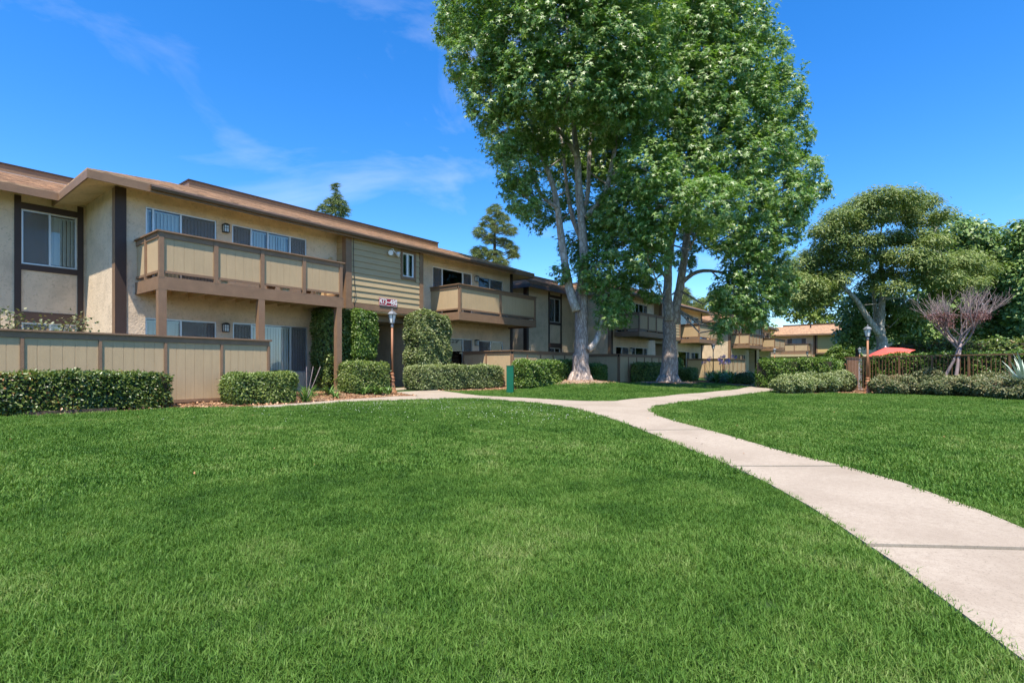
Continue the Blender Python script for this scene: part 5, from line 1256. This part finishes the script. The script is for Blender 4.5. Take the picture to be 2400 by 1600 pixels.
# ------------------------------------------------------------------ strap-leaved plants
def strap_plant(x, y, label, n=45, ln=.5, wid=.022, mat='strap', flowers=0, fh=.9, group="strap leaved plants in the beds", cat="plant", name="strap_plant", stiff=.5, seed=0, lift=0.0, bend=None):
    rr = random.Random(seed * 13 + int(x * 100)); z = g(x, y) + lift
    root = empty(name, (x, y, z), label, cat, group)
    if lift: MB().lathe([(.16, -lift - .05), (.13, -.1), (.09, .05)], sides=10).build("stem", M['bark_dark'], root)
    mb = MB()
    for i in range(n):
        a = rr.uniform(0, 2 * math.pi); l = ln * rr.uniform(.65, 1.15); e = rr.uniform(stiff, 1.45); b0 = .05 * rr.random()
        d = Vector((math.cos(a), math.sin(a), 0)); s = Vector((-d.y, d.x, 0)) * wid * rr.uniform(.7, 1.2)
        pts = []
        for j in range(5):
            u = j / 4; th = e - u * u * (1.5 - .6 * stiff if bend is None else bend)
            pts.append((pts[-1] + (d * math.cos(th) + Vector((0, 0, 1)) * math.sin(th)) * l / 4) if pts else d * b0)
        w = [.7, 1, .85, .55, .05]
        base = len(mb.v)
        for p, k in zip(pts, w): mb.v += [tuple(p - s * k), tuple(p + s * k)]
        for j in range(4): mb.f.append((base + 2 * j, base + 2 * j + 1, base + 2 * j + 3, base + 2 * j + 2))
    o = mb.build("leaves", M[mat], root); o["kind"] = "stuff"
    for i in range(flowers):
        a = rr.uniform(0, 6.28); q = rr.uniform(.02, .22); hh = fh * rr.uniform(.8, 1.15)
        tx, ty = q * 2.2 * math.cos(a), q * 2.2 * math.sin(a)
        st = MB().tube([(0, 0, 0), (tx * .5, ty * .5, hh * .6), (tx, ty, hh)], .006, 5).build("flower_stem", M['strap'], root)
        k = 40; D = unit(rng.normal(size=(k, 3)))
        P = D * .055 + np.array([tx, ty, hh])
        link_mesh("flower_head", leaf_mesh("flower_head", P, D, .06, T_OVAL, M['purple'], along=D), st)
    return root

SG_ = "dark strap leaved plants under the balcony"
for i, (x, y, n, l, lab) in enumerate(((6.95, 12.0, 40, .62, "tall strap leaved plant with pale stalks right of the short boxy hedge"), (7.35, 13.6, 50, .5, "dark strap leaved clump under the balcony beside the short boxy hedge"),
    (7.95, 13.55, 50, .46, "dark strap leaved clump below the wide lower window"), (8.55, 13.5, 50, .46, "dark strap leaved clump left of the footing block"),
    (8.25, 12.75, 26, .36, "small strap leaved tuft in the bark mulch near the walk"), (9.25, 13.55, 22, .34, "small strap leaved tuft at the footing block"),
    (9.9, 13.05, 60, .48, "arching green tuft left of the lamp post below the square hedge"), (9.5, 13.2, 45, .42, "arching green tuft between footing block and square hedge"), (10.3, 13.1, 40, .38, "arching green tuft nearest the lamp post"))):
    strap_plant(x, y, lab, n, l, .02, group=SG_, seed=i)
stalk = MB()
for a in (.05, .16, -.05): stalk.tube([(7.0, 12.02, .1), (7.05 + a, 12.05, .5), (7.12 + a * 1.8, 12.1, .88)], [.006, .006, .009], 5)
tag(stalk.build("dry_stalks", M['plumbark']), "pale pink dry stalks rising from the strap leaved plant", "stalks")

k = 0
for (x, y) in ((29.3, 8.3), (30.1, 8.6), (30.9, 8.9), (31.6, 9.4), (32.4, 9.6), (33.2, 10.0), (34.0, 10.3), (34.9, 10.6), (35.8, 10.9), (30.4, 9.5), (31.9, 10.3), (33.5, 10.9), (35.2, 11.4), (36.9, 11.2), (38.0, 11.4)):
    nth = ("first", "second", "third", "fourth", "fifth", "sixth", "seventh", "eighth", "ninth")[k if k < 9 else k - 9]
    row = "front" if k < 9 else "back"
    strap_plant(x, y, "purple agapanthus clump, %s from the second trunk, %s row by far path" % (nth, row), 70, 1.0, .034, flowers=2 if k % 2 else 1, fh=1.35, group="agapanthus clumps along the far path", name="agapanthus", seed=k); k += 1
strap_plant(29.6, 6.9, "dark fan leaved plant left of the big rounded hedge", 46, 1.15, .06, group=None, seed=61, stiff=.7, name="fan_plant")
strap_plant(30.6, 7.4, "taller fan leaved plant with arching blades beyond the path corner", 46, 1.3, .07, group=None, seed=62, stiff=.7, name="fan_plant")
hedge("bush", "small dark round bush left of the fan leaved plants", "bush", 28.2, 7.45, 1.0, .9, .6, leaf=.075, mat='hedge_dark', round_=True, z0=.0)
strap_plant(20.75, -2.05, "spiky pale agave with broad stiff leaves at the right edge", 60, .95, .042, mat='agave', group=None, seed=70, stiff=.15, name="agave", cat="agave", lift=.42, bend=.25)

# rose sprays showing over the left fence
rs = empty("rose_bush", (2.2, 13.7, g(2.2, 13.7)), "leafy rose sprays poking over the board fence at the far left", "bush")
st = MB(); PP = []
for i in range(14):
    x0_, y0_ = random.uniform(-.9, .9), random.uniform(-.2, .2); top = Vector((x0_ + random.uniform(-.3, .3), y0_ - .1, random.uniform(1.5, 1.85)))
    st.tube([(x0_ * .5, 0, 0), (x0_ * .8, y0_, .9), tuple(top)], [.012, .01, .005], 5)
    for j in range(60):
        t = random.uniform(.45, 1.05); PP.append((x0_ * .8 + (top.x - x0_ * .8) * t + random.gauss(0, .09), y0_ + (top.y - y0_) * t + random.gauss(0, .09), .9 + (top.z - .9) * t + random.gauss(0, .06)))
st.build("stems", M['hedgewood'], rs); PP = np.array(PP)
o = link_mesh("leaves", leaf_mesh("leaves", PP, np.tile([0, -.3, 1.0], (len(PP), 1)), .065, T_WIDE, M['bush_bronze']), rs); o["kind"] = "stuff"

# timber edging below the left hedge
tm_ = MB(); tm_.bar((1.9, 12.37, .03), (3.2, 12.34, .035), .09, .09); tag(tm_.build("timber_edging", M['bark_dark']), "weathered timber edging at the foot of the left hedge", "timber")

# ------------------------------------------------------------------ trees
def tree(name, label, limbs, blobs, leafmat, bark, nleaf, leaf, tmpl, group=None, per=14, spread=.28, twigs=5, front=.68, flat=1.0, droop=.25, cat="tree", base=None, up=.5, sides=10, twig_r=.02, limbmat=None, sunny=.55):
    b = base or limbs[0][0]
    root = empty(name, (b[0], b[1], b[2]), label, cat, group)
    off = Vector(b[:3])
    tr = MB(); lm = MB(); nodes = []
    for i, L in enumerate(limbs):
        pts = [Vector(p[:3]) - off for p in L]; rad = [p[3] for p in L]
        # subdivide with a little wander so limbs are not ruler straight
        P2, R2 = [], []
        for j in range(len(pts) - 1):
            n = max(2, int((pts[j + 1] - pts[j]).length / .35)) if i else max(2, int((pts[j + 1] - pts[j]).length / .25))
            for u in range(n):
                t = u / n; a = pts[max(j - 1, 0)]; d = pts[min(j + 2, len(pts) - 1)]
                p0, p1 = pts[j], pts[j + 1]
                q = .5 * ((2 * p0) + (-a + p1) * t + (2 * a - 5 * p0 + 4 * p1 - d) * t * t + (-a + 3 * p0 - 3 * p1 + d) * t ** 3)
                w = rad[j] * .10
                P2.append(q + Vector((random.uniform(-w, w), random.uniform(-w, w), 0))); R2.append((rad[j] + (rad[j + 1] - rad[j]) * t) * random.uniform(.96, 1.05))
        P2.append(pts[-1]); R2.append(rad[-1])
        (tr if i == 0 else lm).tube(P2, R2, sides if rad[0] > .1 else 7)
        if i == 0 and rad[0] > .3:          # root flare
            for s in range(7):
                a = 2 * math.pi * s / 7 + random.uniform(-.2, .2); r0 = rad[0]
                e = Vector((math.cos(a), math.sin(a), 0))
                tr.tube([P2[0] + e * r0 * .55 + Vector((0, 0, .45)), P2[0] + e * r0 * 1.0 + Vector((0, 0, .10)), P2[0] + e * r0 * random.uniform(1.25, 1.5) - Vector((0, 0, .1))], [r0 * .32, r0 * .26, r0 * .1], 7)
        nodes += [(p, r) for p, r in zip(P2, R2) if r < .22]
    if not nodes: nodes = [(Vector(limbs[0][-1][:3]) - off, .1)]
    NP = np.array([tuple(p) for p, r in nodes]); NR = np.array([r for p, r in nodes])
    w = np.array([bb[3] * bb[4] * (front, 1 - front, .8)[bb[5]] for bb in blobs]); w /= w.sum()
    allP, allN = [], []
    for bb, ww in zip(blobs, w):
        c = np.array(bb[:3]) - np.array(off); rx, rz = bb[3], bb[4] * flat
        nc = max(3, int(nleaf * ww / per))
        D = unit(rng.normal(size=(nc, 3)))
        rad = rng.uniform(.45, 1.0, nc) ** .5 * rng.uniform(.9, 1.12, nc) * np.where(rng.random(nc) < .06, 1.18, 1.0)
        C = c + D * np.array([rx, rx, rz]) * rad[:, None]
        k = int(np.argmin(np.linalg.norm(NP - c, axis=1) - 3 * NR)); s = Vector(NP[k]); r0 = min(NR[k] * .5, .045)
        e = Vector(c); mid = s.lerp(e, .5) + Vector((random.uniform(-.25, .25), random.uniform(-.25, .25), -.22 * (e - s).length))
        lm.tube([s, mid, e], [r0, r0 * .75, r0 * .5], 6, False)
        for j in range(min(nc, twigs)):
            q = Vector(C[j]); m2 = e.lerp(q, .5) + Vector((0, 0, .08 * (q - e).length))
            lm.tube([e, m2, q], [r0 * .45, r0 * .35, twig_r * .4], 5, False)
        n = nc * per
        cid = np.repeat(np.arange(nc), per)
        J = unit(rng.normal(size=(n, 3))) * (rng.random((n, 1)) ** .6) * spread * np.array([1, 1, .75 if flat > .9 else .4])
        J[:, 2] -= droop * spread * rng.random(n)
        allP.append(C[cid] + J); allN.append(D[cid] * .6 + unit(J) * .5 + np.array([0, 0, up]) - sunny * np.array(SUN_TRAVEL))
    P, N = np.concatenate(allP), np.concatenate(allN)
    along = np.c_[N[:, :2] * .5, np.full(len(N), -.7 * (droop + .3))]
    m = leaf_mesh("crown", P, N, leaf * rng.uniform(.5, 1.35, len(P)), tmpl, M[leafmat], along=along, jitter=.5)
    tr.build("trunk", M[bark], root, True)
    lm.build("limbs", M[limbmat or bark], root, True)
    cr_ = link_mesh("crown", m, root); cr_["kind"] = "stuff"
    return root

def straight(x, y, h, r, z=0): return [[[x, y, z, r], [x + .05, y, z + h * .35, r * .85], [x - .05, y + .05, z + h * .7, r * .55], [x, y, z + h, r * .2]]]

TG = "big sweetgum trees on the lawn"
LA[0].insert(0, [LA[0][0][0], LA[0][0][1], LA[0][0][2] - .15, LA[0][0][3] * 1.12])
LB[0].insert(0, [LB[0][0][0], LB[0][0][1], LB[0][0][2] - .15, LB[0][0][3] * 1.12])
tree("sweetgum_tree", "big sweetgum with pale forked trunk and thick limbs, left of the pair", LA, BA, 'sweetgum', 'bark', 120000, .135, T_STAR, TG, limbmat='bark_pale')
tree("sweetgum_tree", "big sweetgum with grey shaded trunk and drooping branch, right of the pair", LB, BB, 'sweetgum', 'bark', 125000, .145, T_STAR, TG, limbmat='bark_pale')
LC = [[[x, y, z, r * .72] for x, y, z, r in L_] for L_ in LC]
tree("coral_tree", "wide layered olive green tree with pale forked trunk behind the umbrella", LC, BC, 'coral', 'bark_grey', 110000, .23, T_FROND, None, per=16, spread=.55, flat=1.0, droop=.1, front=.6, up=.9, twigs=3)
RG = "dark leafy trees behind the pool yard"
tree("leafy_tree", "tall dark green tree right of the layered olive tree", straight(69, -3.4, 11, .35), BD, 'darktree', 'bark_dark', 36000, .34, T_WIDE, RG, per=12, spread=.6, droop=.2)
tree("leafy_tree", "dark green tree at the right edge of the picture", straight(65.6, -8.2, 10.5, .3), BE, 'darktree', 'bark_dark', 16000, .32, T_WIDE, RG, per=12, spread=.55, droop=.2)
tree("leafy_tree", "low very dark tree behind the pale forked trunk", straight(54.7, 5.1, 4.6, .2), BF, 'darktree', 'bark_dark', 13000, .26, T_WIDE, RG, per=12, spread=.5)
tree("leafy_tree", "yellow green tree behind the far building roof", straight(92, 13.5, 8, .3), [[x * 1.3, y * 1.3, (z - .8) * 1.3 + .8, a * 1.3, b * 1.3, f] for x, y, z, a, b, f in BG7], 'yellowtree', 'bark_dark', 8000, .42, T_WIDE, None, per=12, spread=.7, front=.7)
tree("leafy_tree", "rounded bright yellow green tree behind the distant tan building", straight(75, 21.4, 8.5, .3), BH, 'yellowtree', 'bark_dark', 9000, .36, T_WIDE, None, per=12, spread=.6, front=.7)
PG = "pine trees behind the roofs"
tree("pine_tree", "narrow pine tip above the roof of the nearest building", straight(26.4, 40.7, 14.6, .25), P1, 'pine', 'bark_dark', 5200, .42, T_NEEDLE, PG, per=26, spread=.10, up=.9, droop=-.3, twigs=4, front=.5)
tree("pine_tree", "rounded pine crown just left of the big sweetgums above the roofs", straight(33.5, 28.5, 13.2, .28), P2, 'pine', 'bark_dark', 16000, .38, T_NEEDLE, PG, per=26, spread=.12, up=.9, droop=-.3, twigs=5, front=.5)
tree("pine_tree", "small distant pine seen between the big trunks", straight(67, 25, 12, .25), P3, 'pine', 'bark_dark', 6000, .6, T_NEEDLE, PG, per=26, spread=.25, up=.9, droop=-.3, front=.5)

# dome shrub under the far siding
hedge("shrub", "dark green dome shaped shrub before the far gold siding", "shrub", 61.5, 6.9, 3.6, 3.0, 3.3, leaf=.2, mat='boxhedge', round_=True, z0=-.1, amp=.1)

hedge("shrub_row", "long dark row of tall shrubs below the trees behind the pool yard", "shrubs", 58.0, -4.5, 15.0, 2.4, 3.0, leaf=.24, mat='hedge_dark', z0=-.1, amp=.22, rz=-1.25, cover=2.2)

# half bare plum tree leaning over the bronze bushes
pr_ = empty("plum_tree", (22.9, -.32, g(22.9, -.32)), "half bare plum tree with purple leaves leaning over the bronze bushes", "tree")
tw = MB(); tk = MB(); tips = []
def grow(p, d, l, r, lev, mb_):
    n = 3; pts, rad = [p], [r]
    for i in range(n):
        d = (d + Vector((random.gauss(0, .13), random.gauss(0, .13), random.gauss(.02, .08)))).normalized()
        p = p + d * l / n; pts.append(p); rad.append(r * (1 - .35 * (i + 1) / n))
    mb_.tube(pts, rad, 6 if lev < 2 else 4, False)
    if lev >= 2: tips.extend([tuple(q) for q in pts[1:]])
    if lev < 4:
        for k in range((4, 4, 4, 3)[lev]):
            dd = (d + Vector((random.gauss(0, .42), random.gauss(0, .42), random.gauss(.3, .22)))).normalized()
            grow(pts[random.choice((2, 3, 3))], dd, l * random.uniform(.6, .85), r * .52, lev + 1, tw)
pf = Vector((.15, -.35, 1.55))
tk.tube([(.22, .22, -.1), (.2, .05, .5), (.15, -.25, 1.2), tuple(pf)], [.06, .05, .045, .04], 8)
tk.tube([(-.05, -.22, -.1), (-.02, -.28, .5), (.1, -.35, 1.1), (.12, -.42, 1.8)], [.07, .06, .05, .04], 8)
for k in range(9):
    a = 2 * math.pi * k / 9; grow(pf + Vector((0, 0, .1 * (k % 3))), Vector((math.cos(a) * .6, math.sin(a) * .6, .9)).normalized(), .78, .034, 1, tw)
tk.build("trunk", M['plumbark'], pr_, True); tw.build("limbs", M['plumbark'], pr_, True)
tp = np.array(tips); low = tp[tp[:, 2] < 2.7]
sel = low[rng.integers(0, len(low), 2600)] + rng.normal(scale=.06, size=(2600, 3))
o = link_mesh("crown", leaf_mesh("crown", sel, np.tile([0, 0, 1.0], (2600, 1)), .055, T_OVAL, M['plumleaf'], jitter=1.0), pr_); o["kind"] = "stuff"

# ------------------------------------------------------------------ grass, clover, bark chips
def instance_cloud(name, P, rot, size, which, sources, label, cat):
    me = bpy.data.meshes.new(name)
    me.vertices.add(len(P)); me.vertices.foreach_set("co", np.ascontiguousarray(P, dtype=np.float32).ravel())
    a = me.attributes.new("rot", 'FLOAT_VECTOR', 'POINT'); a.data.foreach_set("vector", np.ascontiguousarray(rot, dtype=np.float32).ravel())
    a = me.attributes.new("size", 'FLOAT', 'POINT'); a.data.foreach_set("value", np.ascontiguousarray(size, dtype=np.float32))
    a = me.attributes.new("which", 'INT', 'POINT'); a.data.foreach_set("value", np.ascontiguousarray(which, dtype=np.int32))
    me.update()
    o = link_mesh(name, me); tag(o, label, cat, kind="stuff")
    ng = bpy.data.node_groups.new(name, 'GeometryNodeTree')
    ng.interface.new_socket("Geometry", in_out='INPUT', socket_type='NodeSocketGeometry')
    ng.interface.new_socket("Geometry", in_out='OUTPUT', socket_type='NodeSocketGeometry')
    nn, ln = ng.nodes, ng.links
    gi, go = nn.new("NodeGroupInput"), nn.new("NodeGroupOutput")
    ip = nn.new("GeometryNodeInstanceOnPoints")
    gtoi = nn.new("GeometryNodeGeometryToInstance")
    for s in reversed(sources):
        oi = nn.new("GeometryNodeObjectInfo"); oi.inputs["Object"].default_value = s; oi.inputs["As Instance"].default_value = False
        ln.new(oi.outputs["Geometry"], gtoi.inputs[0])
    def attr(nm, dt):
        n = nn.new("GeometryNodeInputNamedAttribute"); n.data_type = dt; n.inputs["Name"].default_value = nm; return n.outputs[0]
    ln.new(gi.outputs[0], ip.inputs["Points"]); ln.new(gtoi.outputs[0], ip.inputs["Instance"])
    ip.inputs["Pick Instance"].default_value = True
    ln.new(attr("which", 'INT'), ip.inputs["Instance Index"])
    e2r = nn.new("FunctionNodeEulerToRotation"); ln.new(attr("rot", 'FLOAT_VECTOR'), e2r.inputs[0]); ln.new(e2r.outputs[0], ip.inputs["Rotation"])
    ln.new(attr("size", 'FLOAT'), ip.inputs["Scale"])
    ln.new(ip.outputs[0], go.inputs[0])
    md = o.modifiers.new("scatter", 'NODES'); md.node_group = ng
    return o

def tuft(k, n, h, wid, rad, seed):
    rr = random.Random(seed); mb = MB()
    for i in range(n):
        a = rr.uniform(0, 6.283); q = rad * math.sqrt(rr.random()); b = rr.uniform(0, 6.283)
        p = Vector((q * math.cos(a), q * math.sin(a), -.01)); l = h * rr.uniform(.55, 1.2); lean = rr.uniform(.1, .75)
        d = Vector((math.cos(b), math.sin(b), 0)); s = Vector((-d.y, d.x, 0)).normalized() * wid * rr.uniform(.7, 1.25)
        m = p + d * l * .28 * lean + Vector((0, 0, l * .55)); e = p + d * l * lean * .95 + Vector((0, 0, l * (1 - .38 * lean)))
        n0 = len(mb.v); mb.v += [tuple(p - s), tuple(p + s), tuple(m + s * .8), tuple(m - s * .8), tuple(e)]
        mb.f += [(n0, n0 + 1, n0 + 2, n0 + 3), (n0 + 3, n0 + 2, n0 + 4)]
    me = mb.mesh("grass_tuft_%d" % k, M['grass'])
    return bpy.data.objects.new("grass_tuft", me)

near = [tuft(i, 38, .050, .0019, .055, i) for i in range(4)]
far = [tuft(10 + i, 30, .055, .0042, .085, 20 + i) for i in range(3)]
def sample(n, rmin, rmax, half=math.radians(78)):
    r = np.sqrt(rng.uniform(rmin ** 2, rmax ** 2, n)); a = YAW + rng.uniform(-half, half, n)
    return r * np.cos(a), r * np.sin(a)
def lawn_mask(x, y, margin=True):
    ok = np.ones(len(x), bool)
    for p in PATH_POLYS + BED_POLYS: ok &= ~in_poly(p, x, y)
    for c_, r0 in ((TREE_A, 1.4), (TREE_B, 1.35)):
        d = np.hypot(x - c_[0], y - c_[1]); ok &= rng.random(len(x)) < smooth(r0 * .75, r0 * 1.15, d)
    ok &= ~((y > 13.1) | ((x > 15.6) & (y > 12.2)) | ((x > 23) & (y > 11.3)) | ((x > 31) & (y < 5)))
    return ok
GP, GS, GW = [], [], []
for n, r0, r1, kind in ((43000, .6, 5.2, 0), (76000, 5.0, 12.0, 1), (76000, 11.5, 22.0, 1), (26000, 21.0, 36.0, 1)):
    x, y = sample(n, r0, r1); ok = lawn_mask(x, y); x, y = x[ok], y[ok]
    GP.append(np.c_[x, y, gz(x, y)]); k = len(x)
    clump = .75 + .35 * np.sin(x * 2.1 + 1.3 * np.sin(y * 1.7)) * np.sin(y * 1.9 + np.sin(x * 2.3)) * .6
    GS.append(rng.uniform(.6, 1.25, k) * (1 + .5 * (clump - .75)) * (1.15 if r0 > 11 else 1.0)); GW.append(rng.integers(0, 4, k) if kind == 0 else 4 + rng.integers(0, 3, k))
GP, GS, GW = np.concatenate(GP), np.concatenate(GS), np.concatenate(GW)
rot = np.c_[rng.normal(scale=.12, size=len(GP)), rng.normal(scale=.12, size=len(GP)), rng.uniform(0, 6.283, len(GP))]
instance_cloud("grass", GP, rot, GS, GW, near + far, "mown green lawn grass around the concrete path", "grass")

# clover flowers in the lawn near the walk
cl = MB(); cl.lathe([(.002, .0), (.002, .05)], (0, 0, 0), 4); 
cf = MB(); cf.lathe([(.004, .045), (.011, .05), (.013, .06), (.009, .068), (.002, .072)], (0, 0, 0), 6)
clo = bpy.data.objects.new("clover_head", cf.mesh("clover_head", M['clover']))
cx_ = np.concatenate([rng.normal(8.2, 1.2, 520), rng.normal(7.2, 1.6, 420), rng.normal(8.6, .8, 200)]); cy_ = np.concatenate([rng.normal(7.2, 1.4, 520), rng.normal(9.6, .7, 420), rng.normal(5.6, .9, 200)])
ok = lawn_mask(cx_, cy_) & (np.hypot(cx_, cy_) > 6.6); cx_, cy_ = cx_[ok], cy_[ok]
instance_cloud("clover", np.c_[cx_, cy_, gz(cx_, cy_) + .005], np.c_[rng.normal(scale=.2, size=(len(cx_), 2)), rng.uniform(0, 6, len(cx_))], rng.uniform(.25, .5, len(cx_)), np.zeros(len(cx_)), [clo], "white clover flowers scattered in the lawn near the walk", "clover")

# a few fallen leaves on lawn and path
lx_, ly_ = sample(140, 5.5, 15.0); lz_ = gz(lx_, ly_) + np.where(lawn_mask(lx_, ly_), .045, .028)
o = link_mesh("fallen_leaves", leaf_mesh("fallen_leaves", np.c_[lx_, ly_, lz_], np.tile([0, 0, 1.0], (140, 1)), rng.uniform(.012, .034, 140), T_WIDE, M['chip'], jitter=.35))
tag(o, "dry fallen leaves scattered on the lawn and the path", "leaves", kind="stuff")

# bark chips and fallen leaves on the beds
CP = []
for poly, n in ((BED_LEFT, 9000), (BED_MID, 3000), (BED_RIGHT, 3500)):
    xs = [p[0] for p in poly]; ys = [p[1] for p in poly]
    x = rng.uniform(min(xs), max(xs), n * 2); y = rng.uniform(min(ys), max(ys), n * 2); k = in_poly(poly, x, y)
    CP.append(np.c_[x[k][:n], y[k][:n]])
for c_, r0, n in ((TREE_A, 1.5, 900), (TREE_B, 1.5, 700)):
    a = rng.uniform(0, 6.283, n); q = r0 * np.sqrt(rng.random(n)); CP.append(np.c_[c_[0] + q * np.cos(a), c_[1] + q * np.sin(a)])
CP = np.concatenate(CP); CP3 = np.c_[CP, gz(CP[:, 0], CP[:, 1]) + .022]
o = link_mesh("bark_mulch", leaf_mesh("bark_mulch", CP3, np.tile([0, 0, 1.0], (len(CP3), 1)), .055 * rng.uniform(.6, 1.4, len(CP3)), T_WIDE, M['chip'], jitter=.45))
tag(o, "orange brown bark chips and dry leaves on the planting beds", "mulch", kind="stuff")
